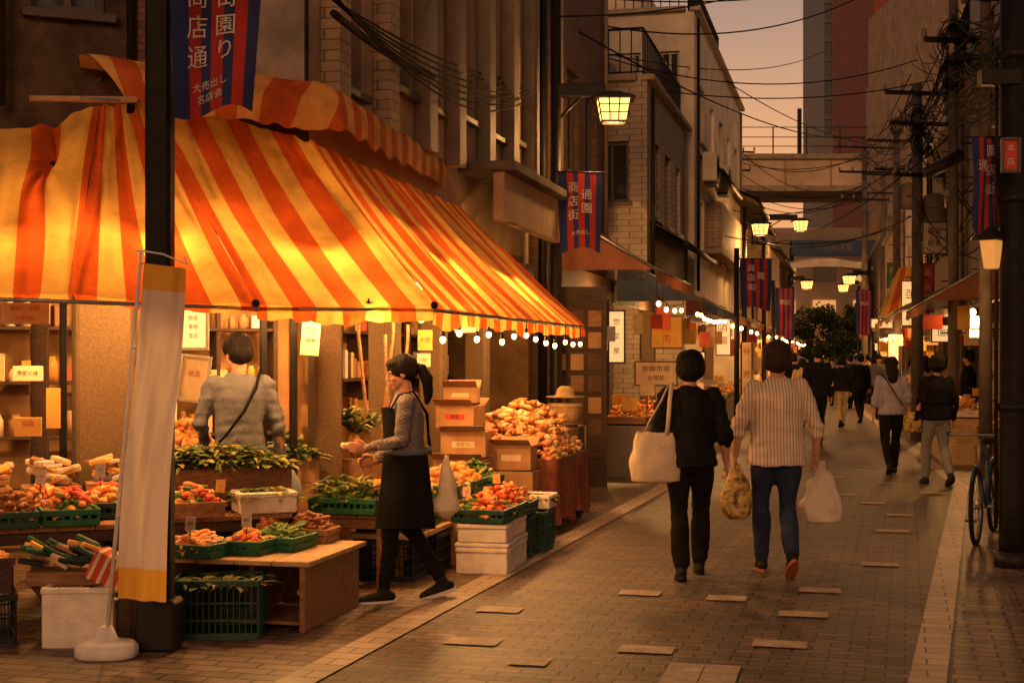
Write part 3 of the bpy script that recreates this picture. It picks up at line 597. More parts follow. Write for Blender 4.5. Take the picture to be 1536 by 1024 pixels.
for i in range(44):
    a,b=(i%8)/8,(i//8)/6; M=Matrix.Rotation(.35+R(-.3,.3),3,'Z')@Matrix.Rotation(.35+R(-.25,.25),3,'Y'); mb.box((-2.72+.36*a,8.04+.26*b,.43+.09*R(.1,1)+.05*b),(.14,.05,.028),random.choice([PAPER,PLD,PLG,PAPERY,PLB,CARD]),M=M,bev=.01)
mb.make('wrapped_snack_display')
mb=MB(); M=Matrix.Rotation(.45,3,'Y'); c=Vector((-2.24,7.98,.42))
mb.box(c,(.22,.2,.16),INK,M=M)
for k in range(4): mb.box(c+M@Vector((-.082+.055*k,-.003,0)),(.02,.202,.165),PAPER,M=M,bev=.001)
mb.box((-2.26,8.02,.15),(.26,.2,.3),WOODD,.1); mb.make('striped_carton')
foambox('styrofoam_box',(G(122,968).x,7.98,0),.40,.28,.34,.03,m=FOAM)
crate('green_produce_crate',(G(320,960).x,8.28,0),.50,.40,.34,PLD,.06,'leaf',200,.03)
mb=MB(); mb.box((-2.12,8.42,.14),(.3,.26,.28),WOODD,0); mb.make('wooden_crate')
table('display_table',(-1.12,10.15,0),.62,.5,.52,rs,WOOD,WOOD)
crate('vegetable_tray',(-1.14,9.98,.525),.5,.32,.11,PLG,rs,'cuke',60,.1)
mb=MB(); pile(mb,(-1.14,10.0,.62),.42,.26,.2,'spike',110,rs); mb.make('corn_bundle')
for i,(Y,t,mm) in enumerate(((10.55,.62,PLB),(10.95,.68,PLB))): q=PL(Y,t); crate('dark_produce_crate',(q.x,q.y,0),.46,.36,.3,mm,rs)
q=PL(10.75,.65); mb=MB(); mb.box((q.x,q.y,.33),(.52,.9,.04),WOODL,rs); mb.make('plank')
for (Y,t,z,k,n) in((10.55,.62,.35,'leaf',200),(10.95,.62,.35,'tomato',80)): q=PL(Y,t); crate('vegetable_tray',(q.x,q.y,z),.44,.34,.1,PLG,rs,k,n,.1)
for (Y,t,h) in((11.0,1.22,.2),(11.42,1.2,.2)):
    q=PL(Y,t); foambox('styrofoam_box',(q.x,q.y,0),.40,.34,h,rs+R(-.06,.06),lid=True); foambox('styrofoam_box',(q.x,q.y,h+.035),.38,.33,.14,rs+R(-.06,.06),lid=False)
for (Y,t,z,k,n) in((11.0,1.2,.38,'mixed',100),(11.4,1.2,.38,'tomato',100),(11.8,1.2,.36,'carrot',80),(11.35,.75,.52,'potato',80),(11.8,.75,.52,'orange',80),(12.2,.8,.52,'cuke',50)):
    q=PL(Y,t); crate('vegetable_tray',(q.x,q.y,z),.42,.36,.1,random.choice([PLG,PLG,PLD]),rs+R(-.06,.06),k,n,.13)
    if z>.5: mb=MB(); mb.box((q.x,q.y,z/2),(.42,.36,z-.01),CARD,rs); mb.make('cardboard_box')
for (Y,t) in((11.85,1.2),(12.2,1.25),(12.5,1.2)): q=PL(Y,t); crate('green_produce_crate',(q.x,q.y,0),.40,.32,.34,random.choice([PLG,PLD]),rs)
q=PL(12.35,1.25); foambox('styrofoam_tray',(q.x,q.y,.345),.4,.32,.12,rs,'leaf',150,.06)
T=PL(13.95,.8); mb=MB(); mb.box((T.x,T.y,.66),(.95,1.55,.04),WOOD,rs)
def cl(u,v):
    M=Matrix.Rotation(rs,3,'Z'); per=.95+1.55; s_=u*per
    if s_<.95: p=Vector((-.475+s_,-.78,0))
    else: p=Vector((.485,-.78+(s_-.95),0))
    nn=Vector((0,-1,0)) if s_<.95 else Vector((1,0,0))
    p=p+nn*(.02+.03*math.sin(s_*34+math.sin(s_*5)*3)*v+.012*math.sin(s_*57+1)*v); return Vector((T.x,T.y,.685-(.58+.04*math.sin(s_*9))*v))+M@p
mb.grid(cl,110,8,CLOTHR)
for sx in(-1,1):
    for sy in(-1,1): mb.box(Vector((T.x,T.y,.32))+Matrix.Rotation(rs,3,'Z')@Vector((sx*.42,sy*.7,0)),(.05,.05,.63),WOODD,rs)
mb.make('cloth_covered_table')
mb=MB(); pile(mb,(T.x,T.y,.69),.95,1.5,.5,'potato',900,rs); mb.make('sweet_potato_pile')
def carton(c,sx,sy,h,rz,open_=True,name='cardboard_box',txt=None,m=CARD):
    mb=MB(); c=Vector(c); M=Matrix.Rotation(rz,3,'Z'); mb.box(c+Z*h/2,(sx,sy,h),m,rz,.004)
    if open_:
        for s_ in(-1,1): mb.box(c+M@Vector((0,s_*(sy/2+.05),h+.03)),(sx,.12,.005),m,M=M@Matrix.Rotation(s_*.5,3,'X'),bev=.001)
    mb.box(c+M@Vector((0,-sy/2-.001,h*.5)),(sx*.5,.003,h*.25),INK if random.random()<.4 else PAPER,rz,.0005)
    if txt: mb.text(txt,lambda x,y:c+M@Vector((x,-sy/2-.004,y+h*.5)),h*.2,INKB)
    return mb.make(name)
q=PL(12.75,.55)
carton((q.x,q.y,0),.5,.4,.42,rs); carton((q.x,q.y,.42),.46,.4,.3,rs,txt='りんご'); carton((q.x+.02,q.y,.74),.4,.34,.22,rs+.1,txt='みかん'); carton((q.x-.03,q.y+.02,.99),.36,.3,.2,rs-.1,txt='愛媛'); carton((q.x-.02,q.y+.03,1.21),.3,.26,.14,rs+.15)
q=PL(13.0,.95); carton((q.x,q.y,.0),.4,.3,.6,rs,open_=False); carton((q.x,q.y,.61),.36,.28,.22,rs)
for (u,v,d) in((520,640,10.9),(548,650,11.0),(532,655,10.8)):
    q=S(u,v,d); mb=MB(); mb.ell(q-Z*.06,(.06,.06,.1),fruit('pineapple_skin',(.3,.16,.03)),jit=.15); pile(mb,q+Z*.03,.05,.05,.05,'spike',46); mb.box((q.x,q.y,(q.z-.16)/2),(.2,.2,q.z-.16),WOOD,rs); mb.make('pineapple')
for (u,v,d,u2,v2) in((555,620,11.2,538,505),(570,640,11.3,590,500),(600,640,11.4,612,505),(585,640,11.3,578,520)):
    mb=MB(); a=S(u,v,d); b=S(u2,v2,d+.2); a.z=.9; mb.tube([a-Z*.9,a,b,b+Z*.1],.014,WOOD,7); mb.make('bamboo_pole')
q=PL(15.0,1.0); mb=MB(); STR=mat('straw',(.34,.22,.10),.9,.3,20,.5)
mb.box((q.x,q.y,.45),(.35,.35,.9),WOODD,rs)
mb.rings([(q.x,q.y,.9+z,r,r) for z,r in((0,.13),(.1,.17),(.22,.19),(.24,.185))],STR,18)
for k in range(5): mb.tube([(q.x+math.cos(a)*(.14+.012*k),q.y+math.sin(a)*(.14+.012*k),.93+.045*k) for a in [i*math.pi/9 for i in range(19)]],.009,STR,5)
mb.rings([(q.x,q.y,1.2+z,r,r) for z,r in((0,.2),(.012,.2),(.02,.1),(.09,.085),(.115,.05))],STR,22); mb.make('straw_basket')
q=PL(16.3,.95); mb=MB(); M=Matrix.Rotation(rs+.35,3,'Z')
def wheel(mb,c,ax,r,rt=.018,m=BLKRUB,spokes=24):
    c=Vector(c); x,y,_=frame(ax); ring=[c+x*math.cos(a)*r+y*math.sin(a)*r for a in [i*2*math.pi/36 for i in range(37)]]
    mb.tube(ring,rt,m,8,cap=False); rr=r-rt*1.4; mb.tube([c+x*math.cos(a)*rr+y*math.sin(a)*rr for a in [i*2*math.pi/36 for i in range(37)]],rt*.5,STEEL,6,cap=False)
    a_=ax.normalized(); mb.tube([c-a_*.04,c+a_*.04],.018,STEEL,8)
    for i in range(spokes): a=i*2*math.pi/spokes; mb.tube([c+a_*.03*(-1)**i,c+x*math.cos(a)*rr+y*math.sin(a)*rr],.0018,STEEL,4,cap=False)
wheel(mb,(q.x,q.y,.3),M@Vector((1,0,0)),.28,.024); wheel(mb,(q.x-.5,q.y+.1,.3),M@Vector((1,0,0)),.28,.024)
mb.box((q.x-.25,q.y+.1,.55),(.5,.9,.06),WOODD,rs+.35); mb.box((q.x-.25,q.y+.1,.72),(.46,.6,.26),CARD,rs+.35); mb.tube([(q.x-.5,q.y+.1,.3),(q.x,q.y,.3)],.015,STEEL); mb.make('hand_cart')
for (u,v,d) in((150,715,8.3),(285,795,8.3),(370,790,8.5),(565,735,9.9),(700,745,10.9),(745,725,11.3),(60,725,8.2),(330,738,8.9),(780,650,13.2),(720,640,13.2)): pricecard(S(u,v,d),.06,.08,R(-.3,.3),random.choice(['100','150','200','80']),random.choice([PAPER,PAPERY]))
# ------------------------------------------------------------ pole with banner, nobori
mb=MB(); px=S(240,538,7.85).x
mb.box((px,7.85,3.6),(.14,.14,6.8),BLACKP,.0,.02); mb.box((px,7.85,.14),(.22,.22,.28),DARKM,0,.02); mb.box((px,7.85,4.0),(.17,.17,.06),DARKM,0,.01)
mb.tube([(px,7.85,3.1),(px-.04,7.8,3.12),(px-.04,7.8,2.98)],.014,DARKM)
mb.make('black_lamp_post')
def banner(name,P0,xd,w_,h,amp,txts,seed=0,nu=24,nv=34,taper=0,m=BANN,swing=0,ts=None):
    mb=MB(); xd=xd.normalized(); n=xd.cross(Vector((0,0,-1))).normalized()
    if n.y>0: n=-n
    def f(s_,t,o=0):
        k=1-taper*t; return P0+xd*((s_-.5)*w_*k+w_/2+swing*t*h)-Z*(t*h+ .04*math.sin(s_*5+seed)*t)+n*(amp*math.sin(s_*7+seed+t*1.5)*(.3+.7*t)+amp*.6*math.sin(t*5+s_*2+seed)+o)
    mb.grid(lambda u,v:f(u,v),nu,nv,m)
    ts=ts or w_*.3
    for (tx,cx,cy) in txts:
        z_=ts*(.42 if len(tx)>2 else 1); mb.text(tx,lambda x,y:f(cx+x/w_,cy-y/h,.006),z_,INKW); mb.text(tx,lambda x,y:f(cx+x/w_,cy-y/h,-.006),z_,INKW)
    mb.tube([f(0,0)-xd*.06,f(1,0)+xd*.02],.01,DARKM,6)
    return mb.make(name,fix=False)
q=S(252,-75,7.75)
banner('street_banner',q,Vector((1,.25,0)),.52,.88,.05,[('商',.3,.28),('街',.62,.28),('店',.3,.46),('園',.62,.46),('通',.3,.64),('り',.62,.62),('大売出し',.45,.82),('名店会',.45,.9)],1,taper=.2,swing=-.02,ts=.13)
def nobori():
    e=empty('banner_stand',(0,0,0)); mb=MB(); b=G(160,985)
    mb.rings([(b.x,b.y,z,rx,ry) for z,rx,ry in((0,.15,.12),(.015,.165,.135),(.06,.165,.135),(.085,.14,.11),(.1,.06,.05),(.16,.035,.035),(.17,.02,.02))],WHITEP,28,pw=.8); mb.make('base',parent=e)
    top=S(212,376,7.45); mb=MB(); mb.tube([b+Z*.1,b.lerp(top,.5)+Z*.05,top],[.013,.011,.009],WHITEP,8); mb.tube([top+Vector((-.03,0,.0)),top+Vector((.0,0,.0)),top+Vector((.12,-.02,-.02)),top+Vector((.25,-.03,-.075)),top+Vector((.23,-.03,-.03))],.005,WHITEP,6); mb.make('pole',parent=e)
    a=S(216,395,7.42); c=S(277,402,7.36); d=S(174,898,7.5); g=S(248,902,7.42)
    def f(u,v,o=0):
        p=a.lerp(c,u).lerp(d.lerp(g,u),v); return p+Vector((.012*math.sin(v*7),-o-.02*math.sin(u*5+v*4)-.016*math.sin(u*11+v*9)-.008*math.sin(u*20+v*3),0))
    mb=MB(); mb.grid(lambda u,v:f(u,v*.075),16,6,NOBY); mb.grid(lambda u,v:f(u,.075+v*.83),16,60,NOBO); mb.grid(lambda u,v:f(u,.905+v*.095),16,6,NOBY)
    for k in range(9): mb.tube([f(0,k/8)+Vector((0,0,0)),f(0,k/8)-Vector((.02,0,0))],.008,WHITEP,6)
    mb.make('cloth',fix=False,parent=e)
nobori()
# ------------------------------------------------------------ left buildings further on
def ext_balcony(mb,a,b,n,dd,ang,Lg):
    c=(a+b)/2+n*.55+Z*4.0; mb.box(c,(Lg*.6,1.1,.15),CONC,ang); mb.box(c+n*.5+Z*.55,(Lg*.6,.1,1.0),TILEC,ang,.01); mb.box(c-dd*Lg*.3+Z*.55,(.1,1.0,1.0),TILEC,ang,.01)
bldg('tiled_building','L',18.5,22.6,2.9,10,TILEB,[(1.0,1.9,4.2,5.6),(2.4,3.3,4.2,5.6)],[(5,6,4,5.4)],off=.1)
bldg('grey_tiled_building','L',23.6,29.0,2.9,6.2,TILEG,wgrid(5.4,3,[(4.0,5.3)],.8,lit=.2),[(6.1,6.7,4.2,5.2)],off=.6)
bldg('white_apartment_building','L',29.2,41,2.9,8.7,WHITEW,wgrid(12,5,[(3.9,5.0),(6.2,7.4)],1.0,lit=.2),[(5.2,5.9,6.9,7.9),(6.3,6.7,7.1,7.9)],off=.75,extra=ext_balcony,mf=FRAMEW)
bldg('beige_house','L',41.2,52,2.9,6.9,BEIGE,wgrid(10.5,4,[(4.2,5.5)],1.1,lit=.4),[],off=.3,extra=ext_balcony)
bldg('wooden_house','L',52.2,66,2.9,6.3,BEIGE,wgrid(13,5,[(4.0,5.4)],1.2,lit=.3),[],off=.4)
bldg('shop_house','L',66.2,86,2.9,7.2,BEIGE,wgrid(19,6,[(4.0,5.4)],1.2,lit=.3),[],off=.2)
mb=MB(); mb.quad(PL(18.45,-1.2),PL(17.6,-1.2),PL(17.6,-1.2,9),PL(18.45,-1.2,9),CONCD); mb.tube([PL(18.2,.05,0),PL(18.2,.05,8)],.06,DARKM); mb.make('passage_wall')
railing('roof_railing',[PL(29.4,.6,8.75),PL(36,.6,8.75)],.9); railing('roof_railing',[PL(29.4,-2.4,8.75),PL(29.4,.6,8.75)],.9)
railing('balcony_railing',[PL(23.8,.5,6.3),PL(28.9,.5,6.3)],.8); railing('balcony_railing',[PL(23.8,-2,6.3),PL(23.8,.5,6.3)],.8)
mb=MB(); q=PL(33,-2.2); mb.box((q.x,q.y,9.3),(3,3,1.6),WHITEW,rs,.03); mb.box((q.x-.3,q.y-1.52,9.2),(.8,.05,1.2),FRAME,rs); mb.make('rooftop_stair_house')
acunit(PL(25,-.2,6.6),rs); acunit(PL(26.5,-.3,6.6),rs); acunit(PL(30.2,1.0,5.6),rs+1.57); acunit(PL(33,1.0,5.7),rs+1.57); acunit(PL(43,.6,4.6),rs+1.57)
def eave(Y0,Y1,z,out,off,m):
    mb=MB(); a=PL(Y0,off,z);b=PL(Y1,off,z); c=b+nL*out-Z*.35; d=a+nL*out-Z*.35
    mb.grid(lambda u,v:a.lerp(b,u).lerp(d.lerp(c,u),v)+Z*.02*math.sin(u*(Y1-Y0)*22),max(40,int((Y1-Y0)*14)),4,m); mb.quad(a-Z*.06,b-Z*.06,c-Z*.06,d-Z*.06,WOODD); mb.tube([d-Z*.03,c-Z*.03],.05,DARKM); mb.make('roof_eave',fix=False)
ROOF=mat('roof_sheet',(.14,.075,.05),.6,.4,5,.3)
eave(41,51.8,6.4,.9,.3,ROOF); eave(52.2,66,5.9,.9,.4,ROOF); eave(36,41,6.0,.8,.75,ROOF); eave(24,28.8,3.9,.6,.6,ROOF); eave(30,35,5.9,.5,.75,ROOF)
def shop_awn(side,Y0,Y1,zt,zb,out,m,off=.1,val=.14):
    fn,n=(PL,nL) if side=='L' else (PRt,nR); mb=MB(); a=fn(Y0,off,zt);b=fn(Y1,off,zt);c=b+n*out+Z*(zb-zt);d=a+n*out+Z*(zb-zt); rb=max(1,int((Y1-Y0)/1.2))
    f=lambda u,v:a.lerp(b,u).lerp(d.lerp(c,u),v)-Z*(.04*math.sin(math.pi*v)+.03*abs(math.sin(u*rb*math.pi))*v)
    mb.grid(f,rb*8,8,m); mb.grid(lambda u,v:f(u,1)-Z*val*v+n*.02*math.sin(u*40)*v,rb*10,2,m); mb.tube([f(0,1),f(1,1)],.02,STEEL)
    mb.tube([f(0,0),f(0,1)],.02,STEEL); mb.add([a,d,a+Z*(zb-zt)],[[0,1,2]],m); mb.make('shop_awning',fix=False)
shop_awn('L',18.6,22.4,3.55,2.75,1.35,AWBR); shop_awn('L',23.6,30.5,3.3,2.55,1.4,AWBL); shop_awn('L',31,36,3.3,2.55,1.3,AWBR); shop_awn('L',36.5,41,3.2,2.6,1.2,AWGR); shop_awn('L',42,50,3.2,2.6,1.2,AWBR); shop_awn('L',53,62,3.2,2.6,1.2,AWRED); shop_awn('L',66,80,3.2,2.6,1.2,AWGR)
shop_awn('R',20.5,25.5,3.2,2.45,1.3,AWBR,0); shop_awn('R',28.5,34,3.2,2.6,1.3,AWGR,0); shop_awn('R',36.5,44,3.2,2.6,1.3,AWBR,0); shop_awn('R',48.5,60,3.2,2.6,1.3,AWRED,0)
def shop_goods(side,Y0,Y1,dist_t,kinds,wt=30,bulbz=2.45,shelf_=True,counter=True):
    fn,n=(PL,nL) if side=='L' else (PRt,nR); d=(dL if side=='L' else dR); ang=math.atan2(d.y,d.x); Lg=(fn(Y1,0)-fn(Y0,0)).length
    if counter:
        mb=MB(); c=fn((Y0+Y1)/2,dist_t-.35); mb.box(c+Z*.35,(Lg*.92,.7,.7),WOODL if random.random()<.5 else GREYM,ang,.01)
        x=-Lg*.45
        while x<Lg*.42:
            k=random.choice(kinds); q=c+d*(x+.25)+Z*.72; crate('x',q,.46,.6,.1,random.choice([PLG,FOAM,WOOD]),ang,None,mb=mb,solid=True); pile(mb,q+Z*.05,.42,.56,.24,k,50 if Y0<30 else 14,ang); x+=.5
        for i in range(int(Lg*1.2)):
            q=c+d*R(-Lg*.45,Lg*.45)+n*R(-.3,.3)+Z*R(.95,1.2); mb.box(q,(R(.12,.24),.01,R(.1,.2)),random.choice([PAPER,PAPERY,WHITEP,CARD]),R(-.3,.3),.001); mb.tube([q,Vector((q.x,q.y,.7))],.005,DARKM,4)
        mb.make('shop_counter')
    if shelf_: shelf('shop_shelving',fn(Y0+.3,-1.9),d,Lg*.9,n,5)
    mb=MB()
    for i in range(int(Lg*1.5)):
        q=fn(R(Y0,Y1),R(.2,dist_t),R(1.85,2.25)); w_=R(.14,.32); mb.box(q,(w_,.012,R(.2,.42)),random.choice([PAPER,PAPERY,WHITEP,CARD,AWRED]),R(-.5,.2),.002); mb.tube([q,q+Z*.6],.004,WIRE,4)
    mb.make('hanging_signs')
    k=max(1,int(Lg/3.5))
    if side=='L': bulbs('string_lights',[fn(Y0,dist_t+.1,bulbz),fn((Y0+Y1)/2,dist_t+.1,bulbz-.1),fn(Y1,dist_t+.1,bulbz)],.55 if Y0<30 else 1.7,.07,.032 if Y0<30 else .045)
    else: bulbs('string_lights',[fn(Y0,.5,bulbz),fn(Y1,.5,bulbz)],2.2,.1,.05)  # added glowing bulbs, the right-hand shops have no such string
    for i in range(k): q=fn(Y0+(Y1-Y0)*(i+.5)/k,.3,2.25); light('shop_light',q,wt)
shop_goods('L',19.2,22.4,1.25,['tomato','mixed','orange'],230)
shop_goods('L',24,29.8,1.25,['mixed','tomato','carrot'],210)
shop_goods('L',30.6,36,1.2,['mixed','orange'],230); shop_goods('L',36.5,41,1.2,['mixed'],210); shop_goods('L',42,51,1.2,['mixed','orange'],230); shop_goods('L',53,64,1.2,['mixed'],230); shop_goods('L',67,80,1.2,['mixed'],230)
shop_goods('R',21,25.5,1.0,['mixed','potato'],120); shop_goods('R',28.5,34,.9,['mixed'],140); shop_goods('R',36.5,44,.9,['mixed','orange'],160); shop_goods('R',48.5,60,.9,['mixed'],200)
mb=MB(); q=PL(17.9,.55); mb.box((q.x,q.y,1.25),(.75,.08,2.5),WOODD,0)
for i in range(3):
    for j in range(6): mb.box((q.x-.22+.22*i,q.y-.045,.75+.27*j),(.16,.01,.2),random.choice([WOOD,INTW,CARD,INTD,INTD]),0,.002)
mb.make('menu_board')
def emblem(u,v,d,w_,h,lines,m=PAPER,rz=0,name='shop_sign',ink=None): poster(name,S(u,v,d),w_,h,rz,m,lines,ink,frame_=FRAME)
emblem(984,560,20.5,.58,.32,[('新鮮市場',.06,.1),('お惣菜',-.07,.08)],PAPER,-.2,ink=INKB)
emblem(1000,498,23.5,.5,.5,[('魚',.08,.16),('肉',-.12,.16)],PAPERY,-.2,ink=INK)
emblem(925,505,19.8,.2,.7,[('惣',.2,.1),('菜',0,.1),('屋',-.2,.1)],LITP,-.2,ink=INKB)
emblem(1040,545,26,.4,.4,[('特価',.0,.14)],LITP,-.2,ink=INK)
emblem(1085,505,32,.3,.8,[('酒',.2,.2),('場',-.1,.2)],LITP,-.2,ink=INK)
emblem(755,318,17.0,.2,.5,[('薬',.08,.13)],PAPERY,aS,ink=INK)
# ------------------------------------------------------------ lamps, poles, banners
def lantern_pole(Y,t,side,z=4.6,arm=.75,wt=60,h=5.6,s=1.0,armdir=None):
    fn,n=(PL,nL) if side=='L' else (PRt,nR); b=fn(Y,t); ad=armdir or Vector((n.x,n.y,0)); mb=MB()
    mb.tube([b,b+Z*.5,b+Z*h],[.085,.075,.06],DARKM,10); mb.tube([b,b+Z*.25],.12,DARKM,10)
    mb.box(b+ad*(arm*.5)+Z*(z+.2*s),(arm,.1*s,.14*s),DARKM,0,.01); mb.tube([b+Z*(z-.15),b+ad*arm*.5+Z*(z+.15)],.02,DARKM,6)
    q=b+ad*(arm+.1)+Z*z; k=s
    def pr(zr,m):
        V=[];n_=len(zr)
        for zz,r in zr:
            for sx,sy in((-1,-1),(1,-1),(1,1),(-1,1)): V.append(q+Vector((sx*r*1.3*k,sy*r*k,zz*k)))
        mb.add(V,[[i*4+j,i*4+(j+1)%4,(i+1)*4+(j+1)%4,(i+1)*4+j] for i in range(n_-1) for j in range(4)]+[[3,2,1,0],[(n_-1)*4+j for j in range(4)]],m)
    pr(((-.12,.10),(.1,.13)),LANT); pr(((.101,.17),(.125,.17),(.17,.08),(.19,.05)),DARKM); pr(((-.145,.09),(-.121,.105)),DARKM)
    for sx in(-1,-.33,.33,1):
        for sy in(-1,1): mb.tube([q+Vector((sx*.13,sy*.102,-.12))*k,q+Vector((sx*.169,sy*.132,.1))*k],.008*k,DARKM,5)
    for zz,r in((-.04,.112),(.04,.122)):
        c4=[q+Vector((sx*r*1.3*k,sy*r*k,zz*k)) for sx,sy in((-1,-1),(1,-1),(1,1),(-1,1),(-1,-1))]; mb.tube(c4,.006*k,DARKM,4)
    mb.make('street_lamp'); light('street_lamp_light',q-Z*.28*s,wt,LC,.1)
lantern_pole(17.35,.4,'L',4.62,.6,130,8,s=1.15,armdir=Vector((1,0,0)))
lantern_pole(36,1.25,'L',4.85,.3,190,5.4,s=1.15,armdir=Vector((1,0,0)))
lantern_pole(43,1.3,'L',5.6,1.0,190,6,s=1.2,armdir=Vector((1,0,0)))
lantern_pole(58,1.4,'L',4.6,.6,190,5,s=1.3,armdir=Vector((1,0,0))); lantern_pole(66,1.2,'R',4.9,.6,190,5,s=1.3)
lantern_pole(50,1.2,'R',4.4,.6,150,5,s=1.2)
banner('street_banner',S(836,258,17.0),Vector((1,.1,0)),.55,.94,.04,[('商',.35,.2),('店',.35,.38),('街',.35,.56),('通',.65,.3),('園',.65,.48),('大売出し',.5,.8)],2,taper=.12,ts=.14)
banner('street_banner',S(1110,388,27),Vector((1,.05,0)),.62,.95,.05,[('商',.35,.2),('店',.35,.4),('街',.35,.6),('園',.65,.35)],3,taper=.1,ts=.15)
mb=MB(); q=S(1105,538,27.05); mb.tube([Vector((q.x,q.y,0)),Vector((q.x,q.y,3.7))],.05,DARKM); mb.make('banner_pole')
banner('street_banner',S(1164,432,38),Vector((1,.05,0)),.5,1.3,.05,[('商店',.5,.3)],4,ts=.15); banner('street_banner',S(1284,435,48),Vector((1,.05,0)),.55,1.5,.05,[('商店',.5,.3)],5,ts=.15)
for u,d,h in((1160,38.05,3.7),(1309,48.05,4.1)): mb=MB(); q=S(u,538,d); mb.tube([Vector((q.x,q.y,0)),Vector((q.x,q.y,h))],.05,DARKM); mb.make('banner_pole')
banner('street_banner',S(1458,206,11.0),Vector((1,.1,0)),.25,.72,.03,[('園',.6,.15),('店',.6,.35),('街',.6,.55),('通',.3,.3)],6,ts=.09)
emblem(1516,233,10.65,.1,.22,[('本',.05,.06),('店',-.05,.06)],fruit('sign_red',(.45,.05,.03)),0,ink=INKW)
mb=MB(); b=G(1519,850); mb.tube([b,b+Z*.5,b+Z*8],[.105,.1,.085],BLACKP,14); mb.tube([b,b+Z*.12],.14,DARKM,14)
for z in(1.2,2.8,3.9): mb.tube([b+Z*z,b+Z*(z+.06)],.112,DARKM,14)
mb.box(b+Vector((-.12,-.05,3.75)),(.3,.12,.12),DARKM,0); mb.tube([b+Vector((-.13,0,.3)),b+Vector((-.12,0,4))],.015,DARKM)
q=b+Vector((-.17,-.02,2.42)); mb.rings([(q.x,q.y,q.z+zz,r,r) for zz,r in((-.13,.05),(-.12,.06),(.08,.09),(.085,.09))],mat('dim_lantern_glass',(.6,.35,.15),.3,.25,10,0,emis=.5,ecol=(1,.42,.09)),4,False); mb.rings([(q.x,q.y,q.z+zz,r,r) for zz,r in((.09,.12),(.11,.12),(.17,.05),(.19,.02))],DARKM,4,False); mb.tube([q+Z*.18,b+Z*2.66],.012,DARKM)
mb.make('utility_pole')
def upole(u,d,h,name='utility_pole',r=.13,arms=((.9,7.2),(.8,6.6)),trans=True):
    b=S(u,538,d); b.z=0; mb=MB(); mb.tube([b,b+Z*h],[r,r*.75],CONCD,12)
    for (w_,z) in arms:
        mb.box(b+Z*z+Vector((0,-r,0)),(w_*2,.08,.08),DARKM,.15)
        for k in(-1,-.5,.5,1): mb.rings([(b.x+k*w_*.95,b.y-r,z+.04+zz,rr,rr) for zz,rr in((0,.03),(.05,.05),(.08,.03),(.12,.045),(.15,.02))],GREYM,8)
    if trans:
        mb.rings([(b.x+.35,b.y,arms[-1][1]-1.1+zz,rr,rr) for zz,rr in((0,.2),(.03,.24),(.65,.24),(.7,.2),(.75,.08))],GREYM,14); mb.tube([b+Z*(arms[-1][1]-.9),b+Vector((.35,0,arms[-1][1]-.9))],.03,STEEL)
    for z in [2+.4*i for i in range(int((h-2)/.4))]: mb.tube([b+Vector((-r-.1,0,z)),b+Vector((r+.1,0,z))],.01,DARKM,5)
    return mb.make(name)
upole(1376,28,7.0,arms=((.7,6.8),(.6,6.2),(.5,5.2))); upole(1297,52,9.6,arms=((1.2,9.3),(1.0,8.4),(.9,7.4))); upole(1345,40,8.0,arms=((.9,7.7),(.7,6.9))); upole(1098,62,11,arms=((1,10.6),(.8,9.8)),trans=False)
upole(1430,22,7.6,arms=((.6,7.2),(.5,6.5)),r=.09); upole(1478,19,7.6,arms=((.6,6.4),(.5,5.6)),r=.09); upole(1325,62,10,arms=((1,9.6),(.8,8.8)))
mb=MB(); q=S(1415,248,17); mb.tube([q+Vector((-.22,0,-.1)),q+Vector((.0,0,0)),q+Vector((.22,0,.12))],[.07,.08,.09],DARKM,12); mb.tube([q+Vector((0,0,-.05)),q+Vector((.05,.1,-.3)),q+Vector((.62,1.9,-.3))],.02,DARKM); mb.make('camera_speaker')  # camera/speaker device on an arm, gives no light
def ext_r(mb,a,b,n,dd,ang,Lg):
    for z in(6.2,):
        mb.box((a+b)/2+n*.3+Z*z,(Lg*.6,.6,.12),CONC,ang)
        for i in range(int(Lg*.6/.2)): q=(a+b)/2+dd*(-Lg*.3+i*.2)+n*.58+Z*z; mb.tube([q,q+Z*.9],.014,DARKM,4)
        mb.tube([(a+b)/2-dd*Lg*.3+n*.58+Z*(z+.9),(a+b)/2+dd*Lg*.3+n*.58+Z*(z+.9)],.025,DARKM)
bldg('noren_shop_building','R',12.5,20,2.9,9,BEIGE,wgrid(7.5,3,[(4,5.4),(6.3,7.6)],1.1,lit=.2),[],off=0)
bldg('grey_shop_building','R',20.2,28,2.9,8.6,TILEG,wgrid(7.8,3,[(3.9,5.2),(6.3,7.5)],.9,lit=.3),[],off=0,extra=ext_r)
bldg('brown_shop_building','R',28.2,36,2.9,6.6,TILEB,wgrid(7.8,3,[(4.0,5.3)],1,lit=.4),[],off=.1)
bldg('white_shop_building','R',36.3,48,2.9,7.2,WHITEW,wgrid(11.5,4,[(4,5.2)],1,lit=.4),[(5.5,6.5,5.4,6.6)],off=.1,mf=FRAMEW)
bldg('beige_shop_building','R',48.2,62,2.9,6.5,BEIGE,wgrid(14,5,[(4,5.2)],1,lit=.4),[],off=.2); bldg('far_shop_building','R',62.3,88,2.9,7,TILEB,wgrid(27,8,[(4,5.2)],1,lit=.4),[],off=.3)
for (u,v,d) in((1492,120,24.5),(1455,330,28.5),(1425,300,34)): acunit(S(u,v,d),1.35)
